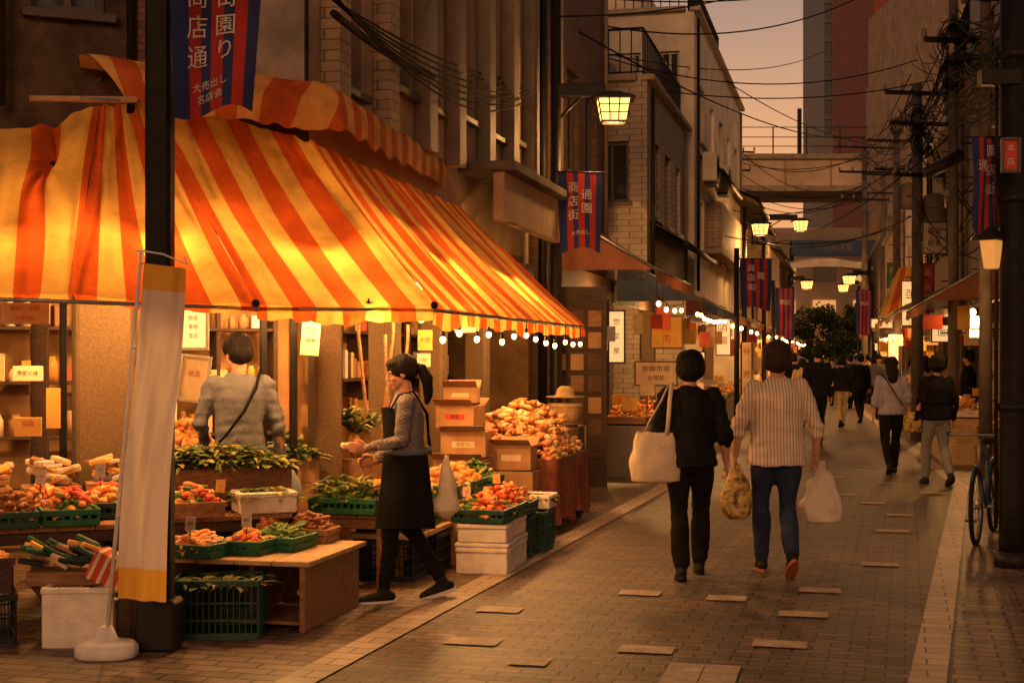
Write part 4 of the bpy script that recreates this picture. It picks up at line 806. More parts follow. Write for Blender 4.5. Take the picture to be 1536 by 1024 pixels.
def signstand(u,vb,vt,wpx,txt,m,ink=INKB):
    b=G(u,vb); d=b.y; h=EYE-(vt-538)/F*d; w_=wpx/F*d; mb=MB()
    for s_ in(-1,1): mb.tube([b+Vector((s_*w_/2,0,0)),b+Vector((s_*w_/2,0,h))],.014,DARKM); mb.box(b+Vector((s_*w_/2,0,.02)),(.04,.35,.04),DARKM,0)
    mb.box(b+Z*(h*.5+.1),(w_-.03,.02,h-.25),m,0,.004)
    for i,ch in enumerate(txt): mb.text(ch,lambda x,y:b+Vector((x,-.013,h-.25-i*(h-.4)/len(txt)+y)),w_*.7,ink)
    mb.make('vertical_sign_stand')
signstand(1490,672,482,26,'手打そば処',FOAM); signstand(1340,625,500,16,'大売出し',LITP,INK); signstand(1395,640,500,14,'営業中',PAPERY,INK); signstand(1120,640,512,16,'特売中',PAPER,INK)
light('shop_light',PRt(17.5,.9,2.4),70)
emblem(1402,357,26,.42,.55,[('喫茶',.12,.13),('軽食',-.1,.13)],WHITEW,0,ink=INKB)
emblem(1392,432,30,.22,1.0,[('寿',.3,.16),('司',.0,.16)],fruit('sign_red',(.45,.05,.03)),0,ink=INKW)
emblem(1362,455,36,.3,1.1,[('酒',.25,.2),('場',-.1,.2)],LITP,0,ink=INK); emblem(1330,485,42,.9,.25,[('お食事',0,.18)],LITP,0,ink=INK)
emblem(1418,500,27,.5,.3,[('珈琲',0,.16)],LITP,0,ink=INKB); emblem(1340,420,50,.4,1.2,[('薬',.3,.3),('局',-.2,.3)],fruit('sign_green',(.05,.2,.08)),0,ink=INKW)
mb=MB(); a=S(1318,475,40);b=S(1402,475,36);t0=S(1345,402,40);t1=S(1392,396,38)
mb.grid(lambda u,v:t0.lerp(t1,u).lerp(a.lerp(b,u),v),24,8,AWN,True,lambda u,v:(u*3,v)); mb.tube([a,b],.03,STEEL); mb.tube([t0,a],.02,STEEL);mb.tube([a,Vector((a.x,a.y,0))],.03,STEEL); mb.make('striped_stall_canopy',fix=False)
light('shop_light',S(1375,490,38),130)
mb=MB(); zt=S(0,235,95).z; zb=S(0,292,95).z
OVR=mat('overpass_concrete',(.56,.42,.29),.85,.22,.4,.1)
mb.box((22,97,(zt+zb)/2),(90,6,zt-zb),OVR,0,.05); mb.box((22,93.9,zt-.15),(90,.4,.35),CONC,0,.03); mb.box((22,93.8,zb+.25),(90,.5,.4),CONC,0,.03)
for x in(8,34,50): mb.box((x,97,zb/2),(2,4,zb-.1),OVR,0,.08); mb.box((x,97,zb-.6),(4,4.4,1.1),OVR,0,.08)
for i in range(24): mb.box((4+i*2.2,93.7,zt+.9),(.08,.08,1.8),DARKM,0)
for z in(.5,1.1,1.75): mb.tube([(-10,93.7,zt+z),(60,93.7,zt+z)],.03,DARKM,5)
for i in range(30): mb.box((-9+i*3,93.55,(zt+zb)/2),(.06,.08,zt-zb-.9),CONC,0)
for x in(14.3,19.2,24): mb.box((x,95,zt+1.6),(.25,.25,3.2),DARKM)
mb.make('railway_overpass')
mb=MB(); mb.box((26,116,6),(34,6,12),OVR,0,.05)
for i in range(9):
    for z in(2.5,5.5,8.5): mb.box((12+i*3.2,112.95,z),(1.8,.1,1.5),GLASSW if random.random()<.5 else GLASS,0)
mb.make('station_building')
SGB=mat('sign_blue',(.03,.06,.12),.5,.2,2,0)
mb=MB(); c=S(1250,372,82); mb.box(c,(4.9,.3,.9),SGB,0,.03)
for x in(-2.4,2.4): mb.tube([c+Vector((x,0,.4)),Vector((c.x+x,c.y,0))],.12,DARKM)
mb.text('中央商店街',lambda x,y:c+Vector((x,-.17,y)),.45,GREYM); mb.make('street_gate_sign')
mb=MB(); a=S(1160,402,74);b=S(1318,402,74)
mb.grid(lambda u,v:a.lerp(b,u)+Vector((0,4*v,.5*math.sin(math.pi*u)+.15*math.sin(math.pi*v))),24,6,WHITEW); mb.grid(lambda u,v:a.lerp(b,u)+Vector((0,-.02,.5*math.sin(math.pi*u)-.28*v*(.5+math.sin(math.pi*u)))),24,2,WHITEW)
for q in(a,b): mb.tube([q,Vector((q.x,q.y,0))],.1,STEEL)
mb.make('arched_canopy',fix=False)
mb=MB(); mb.box((22,125,4),(60,4,8),CONCD,0,.05); mb.make('distant_block')
def tower(name,u0,u1,vt,d,m,rows,cols,mg,dep=18,ww=.7,wh=.6):
    a=S(u0,vt,d);b=S(u1,vt,d); mb=MB(); h=a.z; Lg=b.x-a.x; st=h/rows; cw=Lg/cols; wn=[]
    for r_ in range(2,rows):
        for c_ in range(cols): wn.append((cw*(c_+.5-ww/2),cw*(c_+.5+ww/2),st*(r_+.5-wh/2),st*(r_+.5+wh/2),mg))
    facade(mb,(a.x,d),(b.x,d),0,h,m,wn,(0,1,0),mf=FRAME,dep=.3,sill=False)
    mb.quad((a.x,d,0),(a.x,d+dep,0),(a.x,d+dep,h),(a.x,d,h),m); mb.quad((b.x,d,0),(b.x,d+dep,0),(b.x,d+dep,h),(b.x,d,h),m); mb.quad((a.x,d,h),(b.x,d,h),(b.x,d+dep,h),(a.x,d+dep,h),m); return mb.make(name)
TWG=mat('tower_glass',(.05,.06,.075),.3,.2,.3,0); TWM=mat('tower_mullion',(.075,.075,.085),.5,.2,.3,0)
tower('glass_tower',1236,1312,-200,250,TWM,26,6,TWG,ww=.82,wh=.78); tower('red_brick_tower',1311,1425,-150,140,REDBR,14,6,GLASS,ww=.35,wh=.4)
tower('distant_apartment_block',1255,1300,195,210,CONC,6,5,GLASS); tower('high_rise_block',1440,1540,-100,70,BEIGE,8,5,GLASS,ww=.5,wh=.4); tower('distant_apartment_block',1395,1450,60,100,CONC,9,3,GLASS,ww=.5,wh=.4)
def tree(name,c,h,r,n):
    mb=MB(); c=Vector(c); BARK=mat('bark',(.06,.04,.03),.9,.4,8,.5); mb.tube([c,c+Vector((.1,0,h*.3)),c+Vector((0,.1,h*.6))],[.22,.16,.08],BARK,9)
    cl=[]
    for i in range(16):
        a=R(0,6.28); rr=r*R(.3,.95); q=c+Vector((math.cos(a)*rr,math.sin(a)*rr,h*R(.4,.95))); cl.append((q,r*R(.25,.42))); mb.tube([c+Z*h*.35,c.lerp(q,.5)+Z*h*.2,q],[.09,.05,.02],BARK,5)
    for i in range(n):
        q,k=random.choice(cl); d=Vector((random.gauss(0,1),random.gauss(0,1),random.gauss(0,.8))); d=d.normalized()*k*R(.5,1.1); p=q+d; s_=R(.07,.15)
        x=Vector((R(-1,1),R(-1,1),R(-1,1))).normalized(); y=x.cross(Vector((R(-1,1),R(-1,1),R(-1,1)))).normalized(); mb.add([p-x*s_,p+y*s_*.6,p+x*s_,p-y*s_*.6],[[0,1,2,3]],LEAF[0 if d.z<0 else random.choice([0,1,1,2])])
    return mb.make(name,fix=False)
tree('street_tree',(S(1215,538,88).x,88,0),4.6,1.9,4200); tree('street_tree',(S(1262,538,86).x,86,0),4.9,2.0,4200)
# ------------------------------------------------------------ wires
mb=MB()
def wire(a,b,sag,r=.012,n=20):
    a=Vector(a);b=Vector(b); mb.tube([a.lerp(b,i/n)-Z*sag*4*(i/n)*(1-i/n) for i in range(n+1)],r,WIRE,5)
def W(u,v,d): return S(u,v,d)
for (a,b,s_,r) in (((820,20,19),(1300,205,52),.6,.015),((885,75,22),(1240,75,52),.5,.012),((885,35,22),(1320,-20,30),.5,.014),((890,80,24),(1376,90,28),.5,.012),((890,118,24),(1400,120,28),.35,.012),((880,-5,22),(1430,-60,22),.3,.012),((1000,60,32),(1297,215,52),.4,.014),((1050,300,38),(1345,250,40),.8,.014),((1060,320,40),(1376,320,28),.8,.012),((1075,345,50),(1430,200,22),1,.012),((1000,330,30),(1345,340,40),.5,.012),((830,25,17),(1240,-60,30),.3,.012)):
    wire(W(*a),W(*b),s_,r)
for k in range(7): wire(W(470+6*k,-20+3*k,9.6),W(770+5*k,120+4*k,17),.12+.05*k,.009)
wire(W(500,20,9.5),W(650,115,13),.05,.028); wire(W(580,-10,12),W(1050,-40,25),.2,.01)
for k in range(24):
    wire(W(1395+R(-30,30),R(60,200),28),W(1519+R(-10,40),R(-60,120),10.9),R(.15,.8),.008)
for k in range(12): wire(W(1297+R(-8,8),R(200,260),52),W(1376+R(-10,10),R(110,240),28),R(.1,.8),.014)
for k in range(14): wire(W(1345+R(-8,8),R(160,260),40),W(1430+R(-10,10),R(20,150),22),R(.1,.8),.012)
for k in range(16): wire(W(1376+R(-8,8),R(140,420),28),W(1480+R(-20,40),R(150,420),20),R(.1,.6),.01)
for k in range(14): wire(W(1430+R(-8,8),R(10,90),22),W(1536+R(0,60),R(-80,80),12),R(.1,.5),.01)
for k in range(7): wire(W(1098,R(200,300),62),W(1297+R(-8,8),R(210,300),52),R(.3,1.2),.016)
mb.make('overhead_wires')
mb=MB()
for (u,v,d) in((1376,180,27.7),(1385,215,27.7),(1430,60,21.8),(1345,190,39.5),(1430,110,21.8),(1470,80,19)):
    c=S(u,v,d)
    for k in range(7):
        r=R(.1,.25); mb.tube([c+Vector((math.cos(a)*r+R(-.03,.03),R(-.05,.05),math.sin(a)*r*1.3)) for a in [i*.5 for i in range(13)]],.012,WIRE,5)
mb.make('cable_coils')
# ------------------------------------------------------------ bicycle
def bicycle(a,b):
    a=Vector(a);b=Vector(b); f=(a-b).normalized(); s=Vector((f.y,-f.x,0)); mb=MB(); r=.33
    wa=a+Z*r; wb=b+Z*r; wheel(mb,wa,s,r-.02,.02); wheel(mb,wb,s,r-.02,.02)
    FR=mat('bicycle_frame',(.03,.06,.10),.3,.1,8,0,metal=.3)
    bb=b.lerp(a,.42)+Z*.28; seat=b.lerp(a,.3)+Z*.78; hd=a.lerp(b,.17)+Z*.78; hb=a.lerp(b,.12)+Z*.6
    for p,q,t in((bb,seat,.016),(seat-Z*.08,hd,.015),(bb,hb,.018),(bb,wb,.012),(seat-Z*.1,wb,.01)): mb.tube([p,q],t,FR,8)
    for o in(-.05,.05): mb.tube([hb+s*o*.6,wa+s*o],.011,FR,7)
    mb.tube([hb,hd,hd+Z*.12+f*.02],.014,STEEL,8); h=hd+Z*.16+f*.03
    mb.tube([h+s*.27-f*.18,h+s*.24-f*.02,h,h-s*.24-f*.02,h-s*.27-f*.18],.012,STEEL,7); mb.tube([h+s*.27-f*.2,h+s*.265-f*.08],.018,BLKRUB,7); mb.tube([h-s*.27-f*.2,h-s*.265-f*.08],.018,BLKRUB,7)
    M=Matrix((f,s,Vector((0,0,1)))).transposed(); mb.ell(seat+Z*.08,(.13,.075,.035),BLKRUB,M); mb.tube([seat,seat+Z*.06],.012,STEEL)
    mb.tube([bb-s*.08,bb+s*.08],.02,STEEL); mb.tube([bb+s*.07,bb+s*.07+f*.1-Z*.13],.01,STEEL); mb.tube([bb-s*.07,bb-s*.07-f*.1+Z*.13],.01,STEEL)
    for sg in(1,-1): mb.box(bb+s*sg*.12+(f*.1-Z*.13)*sg,(.09,.06,.02),BLKRUB)
    for c in(wa,wb): mb.tube([c-f*math.cos(t)*(r+.02)+Z*math.sin(t)*(r+.02) for t in [i*math.pi/12 for i in range(1,10)]],.014,FR,6)
    mb.tube([bb-s*.03,b+Vector((0,0,0))-s*.1+f*.05],.01,STEEL); mb.make('bicycle')
bicycle((3.98,12.2,0),(4.46,13.18,0))
# ------------------------------------------------------------ people
def hand(mb,w_,d,pn,t,m,curl=.6,L_=1.0):
    d=d.normalized(); t=(t-d*t.dot(d)).normalized(); pn=d.cross(t).normalized()*(1 if d.cross(t).dot(pn)>0 else -1)
    Rm=Matrix((t,d,pn)).transposed(); mb.ell(w_+d*.045,(.038,.052,.016),m,Rm)
    for i,(o,l) in enumerate(((.028,.07),(.01,.08),(-.009,.074),(-.027,.058))):
        p=w_+d*.08+t*o; ps=[p-d*.02,p]; dr=d.copy()
        for k,f in enumerate((.42,.33,.25)):
            dr=(Matrix.Rotation(curl*(.5+.5*k),3,t if d.cross(pn).dot(t)>0 else -t)@dr); dr=dr.normalized(); ps.append(ps[-1]+dr*l*f)
        if (ps[-1]-p).dot(pn)<0: ps=[ps[0],ps[1]]+[q-pn*2*((q-p).dot(pn)) for q in ps[2:]]
        mb.capsule(ps,[.0095,.009,.0085,.008,.007],m,8)
    b=w_+d*.02+t*.03; mb.capsule([w_+d*.01+t*.015,b+t*.008+d*.012,b+t*.02+d*.042+pn*.008,b+t*.018+d*.068+pn*.018],[.014,.012,.0105,.009],m,8)
def person(name,loc,yaw,H,P=None,top=BLACKC,bot=BLACKC,shoe=BLKRUB,hair=HAIRK,style='bob',sole=None,sleeve='long',near=True,male=False,headrot=(0,0),hem=.86,sw=1.0,wide=1.0,lean=0,fat=1.0):
    k=H/1.7; e=empty(name,Vector(loc),yaw,k)
    D=dict(shL=(-.17,0,1.375),shR=(.17,0,1.375),elL=(-.235,-.03,1.09),elR=(.235,-.03,1.09),wrL=(-.25,.05,.85),wrR=(.25,.05,.85),
      hipL=(-.085,0,.88),hipR=(.085,0,.88),knL=(-.09,.12,.50),knR=(.09,.0,.47),anL=(-.085,.17,.09),anR=(.085,-.27,.15),toeL=(0,1,-.02),toeR=(0,1,-.5),hdL=None,hdR=None,curl=.5)
    if P: D.update(P)
    V={a:(Vector(b) if isinstance(b,tuple) else b) for a,b in D.items()}
    vb=.012 if near else .018; vs=.0055 if near else .012; sd=R(0,50)
    def ln(p): return Vector((p.x,p.y+lean*(p.z-.9),p.z)) if p.z>.9 else p
    for q in('shL','shR','elL','elR'): V[q]=ln(V[q]) if not(P and q in P) else V[q]
    mb=MB(); w_=wide
    mb.rings([(0,0,.80,.12,.095),(0,-.005,.86,.160*fat,.118*fat),(0,-.01,.93,.158*fat,.118*fat),(0,0,1.02,.135*fat,.095*fat),(0,0,1.05,.11,.08)],bot,20)
    for q in'LR':
        h,kn,an=V['hip'+q],V['kn'+q],V['an'+q]; up=(kn-an).normalized()
        mb.capsule([h,h.lerp(kn,.35),h.lerp(kn,.75),kn,kn.lerp(an,.35)+Vector((0,-.012,0)),kn.lerp(an,.75),an+up*.03],[.088*fat,.088*fat,.072,.063,.061*w_,.054*w_,.05*w_],bot,14)
    def dt(co,n):
        a=.010*noise.noise(Vector((co.x*9,co.y*9,co.z*5+sd))); kn=math.exp(-((co.z-.48)/.1)**2)+math.exp(-((co.z-.14)/.08)**2)*1.2+.6*math.exp(-((co.z-.8)/.08)**2)
        return a*(1 if co.z<.8 else .3)+.008*kn*noise.noise(Vector((co.x*14,co.y*14,co.z*34+sd)))
    remesh(mb,'trousers',vb,2,bot,e,dt)
    for q in'LR':
        an=V['an'+q]; td=V['toe'+q].normalized(); mb=MB(); rt=Vector((1,0,0)); up=rt.cross(td).normalized(); up=up if up.z>0 else -up
        mb.capsule([an+up*.02,an-up*.02,],[.04,.045],shoe,12); c=an-up*.045
        mb.capsule([c-td*.045,c+td*.03-up*.002,c+td*.10-up*.012,c+td*.155-up*.018],[.038,.042,.04,.028],shoe,12)
        remesh(mb,'shoe',.009,2,shoe,e)
        mb=MB(); M=Matrix((rt,td,up)).transposed(); base=an-up*.083+td*.05
        V2=[];n=20
        for zz in(-.012,.014):
            for i in range(n):
                a=2*math.pi*i/n; x=math.cos(a)*.044*(1+.12*math.sin(a)); y=math.sin(a)*.135; V2.append(base+M@Vector((x,y,zz)))
        mb.add(V2,[[i,(i+1)%n,n+(i+1)%n,n+i] for i in range(n)]+[list(range(n))[::-1],list(range(n,2*n))],sole or shoe); mb.make('sole',origin=False,parent=e)
    mb=MB(); f=fat
    rr=[(0,-.003,hem,.192*f,.152*f),(0,-.005,hem+.05,.19*f,.148*f),(0,0,1.04,.170*f,.128*f),(0,0,1.17,.172*f,.126*f),(0,-.005,1.29,.182*f*sw,.124*f),(0,-.008,1.37,.17*sw,.1),(0,-.01,1.415,.115,.075),(0,-.005,1.45,.06,.055)]
    mb.rings([(a,b+lean*(z-.9),z,c,d) for a,b,z,c,d in rr],top,24)
    for q in'LR':
        s_,el,wr=V['sh'+q],V['el'+q],V['wr'+q]
        if sleeve=='long': mb.capsule([s_,s_.lerp(el,.5),el,el.lerp(wr,.5),wr.lerp(el,.06)],[.066,.058,.05,.044,.038],top,14)
        elif sleeve=='mid': mb.capsule([s_,s_.lerp(el,.5),el,el.lerp(wr,.3)],[.068,.062,.057,.055],top,14)
        else: mb.capsule([s_,s_.lerp(el,.5),s_.lerp(el,.8)],[.068,.064,.062],top,14)
    def ds(co,n):
        a=.010*noise.noise(Vector((co.x*5,co.y*5,co.z*4+sd))); g=.5+.8*math.exp(-((co.z-1.02)/.12)**2)+(1 if abs(co.x)>.19 else 0)
        return a+.010*g*noise.noise(Vector((co.x*9,co.y*9+co.z*6,co.z*22+sd)))+.008*noise.noise(Vector((co.x*16,co.y*16,co.z*5+sd)))
    remesh(mb,'top',vb,2,top,e,ds)
    mb=MB(); lo=Vector((0,lean*.6,0)); hc=Vector((0,.005,1.588))+lo; Rh=Matrix.Rotation(headrot[0],3,'Z')@Matrix.Rotation(headrot[1],3,'X'); pv=Vector((0,-.01,1.5))+lo
    def h_(x,y,z): return pv+Rh@(hc+Vector((x,y,z))-pv)
    mb.capsule([Vector((0,-.01,1.41))+lo*.9,Vector((0,-.008,1.47))+lo,h_(0,-.01,-.03)],[.055,.05,.052],SKIN,14)
    mb.ell(h_(0,-.012,.02),(.071,.09,.086),SKIN,Rh,ICO3); mb.ell(h_(0,.022,-.045),(.056,.062,.066),SKIN,Rh,ICO3)
    if near:
        mb.ell(h_(0,.06,-.092),(.024,.022,.018),SKIN,Rh); mb.capsule([h_(0,.082,.012),h_(0,.098,-.014),h_(0,.103,-.028)],[.008,.0095,.012],SKIN,10)
        mb.ell(h_(.011,.09,-.031),(.008,.009,.007),SKIN,Rh);mb.ell(h_(-.011,.09,-.031),(.008,.009,.007),SKIN,Rh)
        mb.ell(h_(0,.083,-.058),(.024,.012,.006),SKIN,Rh); mb.ell(h_(0,.081,-.068),(.02,.012,.007),SKIN,Rh); mb.ell(h_(0,.07,.018),(.05,.018,.012),SKIN,Rh); mb.ell(h_(.035,.06,-.03),(.022,.02,.018),SKIN,Rh); mb.ell(h_(-.035,.06,-.03),(.022,.02,.018),SKIN,Rh)
    for s_ in(-1,1): mb.ell(h_(.072*s_,-.003,-.01),(.012,.02,.032),SKIN,Rh)
    for q,sg in(('L',-1),('R',1)):
        s_,el,wr=V['sh'+q],V['el'+q],V['wr'+q]; d=(wr-el).normalized(); hd=V['hd'+q] or d
        mb.capsule([s_.lerp(el,.6),el,el.lerp(wr,.35),wr],[.042,.038,.037,.026],SKIN,12)
        th=Vector((0,1,0)) if abs(hd.z)>.5 else Vector((0,0,1)); pn=Vector((-sg,0,0)) if abs(hd.z)>.5 else Vector((-sg,0,-.2)); hand(mb,wr,Vector(hd),pn,th,SKIN,V['curl'])
    remesh(mb,'skin',vs,1,SKIN,e)
    if near:
        mb=MB(); EW=mat('eye_white',(.45,.38,.33),.4,0,5,0)
        for s_ in(-1,1):
            mb.ell(h_(.03*s_,.073,-.001),(.011,.006,.004),EW,Rh,ICO2); mb.ell(h_(.03*s_,.0775,-.001),(.005,.003,.004),INKB,Rh,ICO1); mb.capsule([h_(.016*s_,.085,.02),h_(.032*s_,.083,.024),h_(.046*s_,.074,.02)],[.0018,.0025,.0018],HAIRK,6)
        mb.ell(h_(0,.0925,-.062),(.017,.004,.005),mat('lips',(.33,.12,.09),.5,.1,8,0),Rh,ICO2); mb.make('face_features',origin=False,parent=e)
    mb=MB()
    if style=='bob':
        mb.ell(h_(0,-.018,.032),(.103,.112,.1),hair,Rh,ICO3); mb.ell(h_(0,-.048,-.02),(.105,.082,.09),hair,Rh,ICO3); mb.ell(h_(.07,-.018,-.015),(.036,.055,.065),hair,Rh); mb.ell(h_(-.07,-.018,-.015),(.036,.055,.065),hair,Rh)
    elif style=='short':
        mb.ell(h_(0,-.02,.04),(.092,.106,.094),hair,Rh,ICO3); mb.ell(h_(0,-.05,-.005),(.09,.075,.08),hair,Rh,ICO3)
    elif style=='tail':
        mb.ell(h_(0,-.024,.036),(.088,.104,.09),hair,Rh,ICO3); mb.ell(h_(0,-.05,.0),(.085,.07,.07),hair,Rh,ICO3); mb.ell(h_(0,.03,.07),(.066,.052,.036),hair,Rh,ICO3)
        mb.capsule([h_(0,-.1,.02),h_(0,-.15,.0),h_(0,-.175,-.08),h_(.01,-.165,-.17),h_(.01,-.14,-.24)],[.025,.036,.04,.033,.015],hair,12)
    elif style=='long':
        mb.ell(h_(0,-.02,.03),(.092,.106,.094),hair,Rh,ICO3); mb.capsule([h_(0,-.05,.02),h_(0,-.07,-.08),h_(0,-.085,-.2),h_(0,-.08,-.26)],[.08,.085,.075,.045],hair,14)
    def dh(co,n): return .004+.005*noise.noise(Vector((co.x*60,co.y*60,co.z*9+sd)))+.009*noise.noise(Vector((co.x*18,co.y*18,co.z*7+sd)))
    remesh(mb,'hair',.007 if near else .012,1,hair,e,dh)
    return e,V,k
def bag(name,parent,c,rs_,m,handles=(),rz=0,cr=.012,hm=None):
    mb=MB(); c=Vector(c); M=Matrix.Rotation(rz,3,'Z'); seg=32; Vv=[]
    for (z,rx,ry) in rs_:
        for k in range(seg):
            a=2*math.pi*k/seg; ca,sa=math.cos(a),math.sin(a); p=Vector((rx*math.copysign(abs(ca)**.75,ca),ry*math.copysign(abs(sa)**.75,sa),z)); q=p+p.normalized()*cr*(noise.noise(Vector((p.x*14,p.y*14,p.z*9+c.x*9)))*1.6+noise.noise(Vector((a*3,z*3,c.x*7)))+.6*noise.noise(Vector((a*7,z*9,c.x*7))))
            Vv.append(c+M@q)
    n=len(rs_); fs=[[i*seg+k,i*seg+(k+1)%seg,(i+1)*seg+(k+1)%seg,(i+1)*seg+k] for i in range(n-1) for k in range(seg)]+[list(range(seg))[::-1]]
    mb.add(Vv,fs,m,True)
    for h in handles: mb.tube([Vector(p) for p in h],.011,hm or m,7,sq=(1.5,.6))
    return mb.make(name,origin=False,parent=parent)
def dens(rs_,n=5):
    o=[]
    for a,b in zip(rs_,rs_[1:]):
        for i in range(n): t=i/n; t2=t*t*(3-2*t); o.append(tuple(a[j]+(b[j]-a[j])*(t if j==0 else t2) for j in range(3)))
    o.append(rs_[-1]); return o
e,V,k=person('walking_woman',(G(1035,866).x,10.4,0),-.06,1.65,dict(anL=(-.075,-.16,.10),knL=(-.085,.0,.48),anR=(.085,.22,.09),knR=(.095,.17,.5),toeL=(-.1,1,-.25),toeR=(0,1,.1),
   elL=(-.24,.0,1.12),wrL=(-.24,.15,.95),hdL=(0.1,.6,-.6),elR=(.245,-.05,1.1),wrR=(.275,.05,.87),curl=.55),BLACKC,BLACKC,BLKRUB,HAIRK,'bob',sleeve='mid',wide=1.25,hem=.84,fat=1.06)
bag('tote_bag',e,(-.27,-.10,.72),dens([(0,.12,.04),(.02,.175,.07),(.14,.185,.08),(.28,.16,.06),(.38,.14,.035)]),CANV,
 [[(-.36,-.12,1.08),(-.30,-.14,1.2),(-.22,-.13,1.34),(-.16,-.05,1.46),(-.15,.03,1.44)],[(-.18,-.12,1.08),(-.17,-.155,1.2),(-.16,-.14,1.34),(-.14,-.05,1.47),(-.13,.03,1.45)]],rz=.15)
SHST=stripes_mat('striped_shirt',[(.6,(.6,.48,.37)),(.4,(.36,.26,.19))],transl=0,dirt=.12,coord='Object',axis='X',mult=42)
e,V,k=person('walking_woman',(G(1165,860).x,10.6,0),.02,1.72,dict(anL=(-.08,.15,.09),knL=(-.09,.13,.5),anR=(.05,-.28,.17),knR=(.085,.02,.48),toeR=(.0,1,-.75),
   elL=(-.285,-.02,1.1),wrL=(-.3,.04,.87),elR=(.285,-.03,1.1),wrR=(.3,.02,.88),curl=.95),SHST,NAVY,BLKRUB,HAIRB,'bob',sole=ORSO,sleeve='mid',hem=.80,fat=1.15,wide=1.15)
bag('plastic_bag',e,(.345,.03,.36),dens([(0,.08,.05),(.03,.135,.09),(.14,.15,.1),(.27,.11,.08),(.37,.06,.04),(.42,.03,.02)]),PBAG,[[(.33,.03,.76),(.325,.03,.82),(.31,.05,.80)],[(.36,.03,.76),(.35,.03,.82),(.31,.05,.80)]],cr=.03)
YB=mat('patterned_yellow_bag',(.42,.28,.09),.6,.8,22,.2,transl=.2,detail=1)
bag('plastic_bag',e,(-.28,.06,.40),dens([(0,.07,.04),(.03,.1,.06),(.14,.11,.07),(.26,.08,.05),(.36,.04,.03),(.4,.025,.02)]),YB,[[(-.29,.06,.78),(-.3,.06,.82),(-.3,.07,.8)]],cr=.025)
m,N_,L_=nodes_mat('gingham_shirt'); b_=N_['Principled BSDF']; tc_=N_.new('ShaderNodeTexCoord'); mp_=N_.new('ShaderNodeMapping'); mp_.inputs['Rotation'].default_value=(.0,0,.8); L_.new(tc_.outputs['Object'],mp_.inputs[0])
ck=N_.new('ShaderNodeTexChecker'); ck.inputs['Scale'].default_value=90; ck.inputs['Color1'].default_value=(.26,.23,.22,1); ck.inputs['Color2'].default_value=(.07,.062,.06,1); L_.new(mp_.outputs[0],ck.inputs[0]); L_.new(ck.outputs[0],b_.inputs['Base Color']); b_.inputs['Roughness'].default_value=.9; b_.inputs['Specular IOR Level'].default_value=.1
GING=m
e,V,k=person('market_vendor_woman',(S(612,538,9.42).x,9.42,0),math.radians(98),1.62,dict(anL=(-.08,.17,.09),knL=(-.09,.13,.5),anR=(.08,-.24,.12),knR=(.09,-.02,.49),toeL=(-.15,1,-.02),toeR=(0,1,-.3),
   elL=(-.2,.06,1.12),wrL=(-.13,.29,1.07),elR=(.21,.03,1.1),wrR=(.14,.22,.96),hdL=(.1,1,.05),hdR=(-.2,1,-.1),curl=.55),GING,BLACKC,BLKRUB,HAIRK,'tail',sole=SOLE,sleeve='long',headrot=(.1,-.22),hem=.9,wide=.9,lean=.05)
def aprf(u,v,o=0):
    a=(u-.5)*math.radians(300); z=1.06-v*.55; rx=.192+.045*v; ry=.155+.07*v; wob=.016*math.sin(u*26+math.sin(u*9)*2)*v
    return Vector((math.sin(a)*(rx+wob),math.cos(a)*(ry+wob)+.01,z+.02*v*math.sin(u*7)))
mb=MB(); mb.grid(lambda u,v:aprf(u,v),60,14,BLACKC)
mb.grid(lambda u,v:Vector((math.sin((u-.5)*2.2)*.19*(1-.2*(1-v)),math.cos((u-.5)*2.2)*.150+.01+.05*(.4*(1-v)+.1),1.34-.3*v)),18,8,BLACKC)
mb.tube([(-.12,.13,1.33),(-.115,.07,1.43),(-.1,-.03,1.455),(-.06,-.13,1.3),(.06,-.15,1.08)],.014,BLACKC,6,sq=(1.5,.5)); mb.tube([(.12,.13,1.33),(.115,.07,1.43),(.1,-.03,1.455),(.06,-.13,1.3),(-.06,-.15,1.08)],.014,BLACKC,6,sq=(1.5,.5))
mb.tube([(math.sin(a)*.2,math.cos(a)*.163,1.04) for a in [i*2*math.pi/24 for i in range(25)]],.016,GREYC,6,sq=(.5,1.4))
mb.make('apron',origin=False,parent=e,fix=False)
mb=MB(); mb.box((-.02,.38,1.08),(.12,.16,.04),PAPER,.1,.01); mb.make('notebook',origin=False,parent=e)
bag('plastic_bag',e,(-.0,-.27,.58),dens([(0,.06,.04),(.05,.1,.08),(.2,.08,.06),(.3,.05,.04),(.42,.015,.015)]),PBAG,[],cr=.025)
e,V,k=person('shopping_man',(S(360,538,9.85).x,9.85,0),.35,1.76,dict(anL=(-.1,.02,.09),knL=(-.1,.02,.49),anR=(.1,-.02,.09),knR=(.1,.0,.49),toeL=(-.1,1,-.02),toeR=(.1,1,-.02),elL=(-.26,.03,1.12),wrL=(-.2,.22,.98),hdL=(.1,1,-.1),elR=(.25,-.05,1.1),wrR=(.27,.02,.86)),GREYC,BLACKC,BLKRUB,HAIRK,'short',male=True,sw=1.06,fat=.98,headrot=(.35,-.25),lean=.04)
mb=MB(); mb.tube([(.13,.1,1.38),(.135,.02,1.455),(.09,-.125,1.36),(.0,-.165,1.2),(-.12,-.16,1.04),(-.22,-.05,.92)],.024,BLACKC,8,sq=(.35,1)); mb.box((-.25,.02,.86),(.08,.24,.2),BLACKC,0,.03); mb.make('crossbody_bag',origin=False,parent=e)
BB=mat('pale_blue_polythene',(.35,.42,.42),.4,.1,5,.4,transl=.4)
bag('plastic_bag',e,(.3,.03,.5),dens([(0,.06,.04),(.03,.1,.07),(.14,.11,.08),(.25,.07,.05),(.33,.02,.02)]),BB,[],cr=.03)
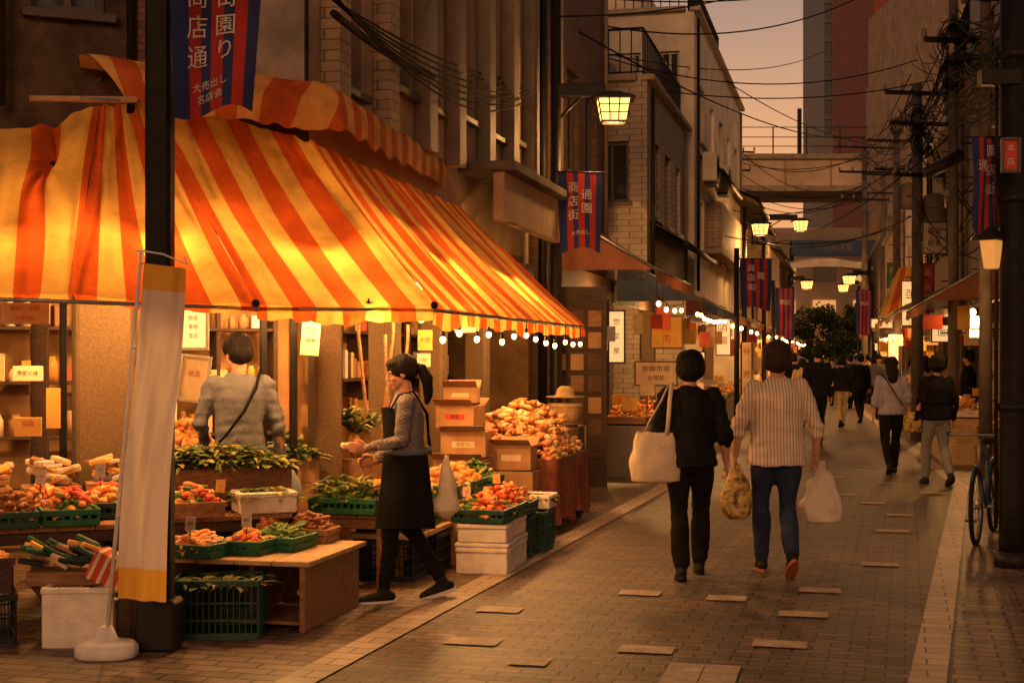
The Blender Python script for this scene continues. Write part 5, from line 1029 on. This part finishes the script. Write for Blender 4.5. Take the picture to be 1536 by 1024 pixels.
ps=[('walking_man',1226,670,1.82,.0,BLACKC,BLACKC,'short',True),('walking_woman',1337,710,1.62,-.05,LAVC,BLACKC,'long',False),('walking_woman',1405,727,1.64,.1,BLACKC,GREYJ,'bob',False),
('walking_woman',1262,640,1.66,.0,BLACKC,TAN,'bob',False),('walking_man',1290,634,1.72,.1,BLACKC,BLACKC,'short',True),('walking_woman',1203,640,1.6,.0,TAN,GREYJ,'bob',False),('walking_man',1318,628,1.72,3.1,GREYC,BLACKC,'short',True),
('walking_woman',1425,655,1.65,2.9,TAN,BLACKC,'bob',False),('walking_man',1275,612,1.7,0,NAVY,BLACKC,'short',True),('walking_woman',1248,608,1.65,3.1,LAVC,NAVY,'bob',False),('walking_woman',1388,650,1.66,.2,TAN,GREYJ,'long',False),('walking_man',1452,672,1.74,1.2,BLACKC,BLACKC,'short',True),
('walking_man',1302,606,1.74,.1,TAN,NAVY,'short',True),('walking_woman',1233,600,1.6,0,WHITEP,BLACKC,'long',False),('walking_man',1262,596,1.75,3.1,BLACKC,BLACKC,'short',True),('walking_woman',1330,608,1.6,.2,BLACKC,TAN,'bob',False),('walking_woman',1368,640,1.6,3.0,GREYC,BLACKC,'bob',False),('walking_man',1190,628,1.72,.3,BLACKC,NAVY,'short',True)]
for i,(nm,u,v,H,yw,tp,bt,st,ml) in enumerate(ps):
    q=G(u,v); fl_=random.random()<.5
    PP=dict(anL=(-.08,.18,.09),knL=(-.09,.13,.5),anR=(.08,-.26,.15),knR=(.09,.0,.47)) if fl_ else dict(anR=(.08,.18,.09),knR=(.09,.13,.5),anL=(-.08,-.26,.15),knL=(-.09,.0,.47),toeL=(0,1,-.5),toeR=(0,1,-.02))
    e,V,k=person(nm,(q.x,q.y,0),yw,H,PP,tp,bt,BLKRUB,HAIRK,st,near=False,male=ml,sw=1.12 if ml else 1.0,sleeve='long' if i!=1 else 'mid',fat=1.05,wide=1.1)
    if i in(1,5,10,13): bag('tote_bag',e,(.3,.03,.6),dens([(0,.1,.05),(.02,.14,.07),(.2,.14,.07),(.3,.08,.04)]),YB if i==1 else CANV,[[(.3,.03,.88),(.27,.05,.84)]])
    if i==1:
        mb=MB(); mb.tube([(-.13,.1,1.38),(-.13,.02,1.46),(-.09,-.14,1.36),(.0,-.17,1.2),(.14,-.15,1.0)],.014,BLACKC,8,sq=(.4,1)); mb.make('strap',origin=False,parent=e)
for (u,v,d,kk) in((1468,690,21,'potato'),(1450,672,24,'mixed'),(1498,700,19.5,'orange'),(1435,655,25,'tomato'),(1475,665,23,'carrot')):
    q=G(u,v); mb=MB(); crate('x',q,.5,.5,.3,WOOD,.2,None,mb=mb,solid=True); crate('x',q+Z*.31,.48,.48,.28,WOOD,.1,None,mb=mb,solid=True); pile(mb,q+Z*.55,.44,.44,.16,kk,60); mb.make('wooden_produce_box')
print('objects',len(bpy.data.objects),'faces',sum(len(o.data.polygons) for o in bpy.data.objects if o.type=='MESH'))
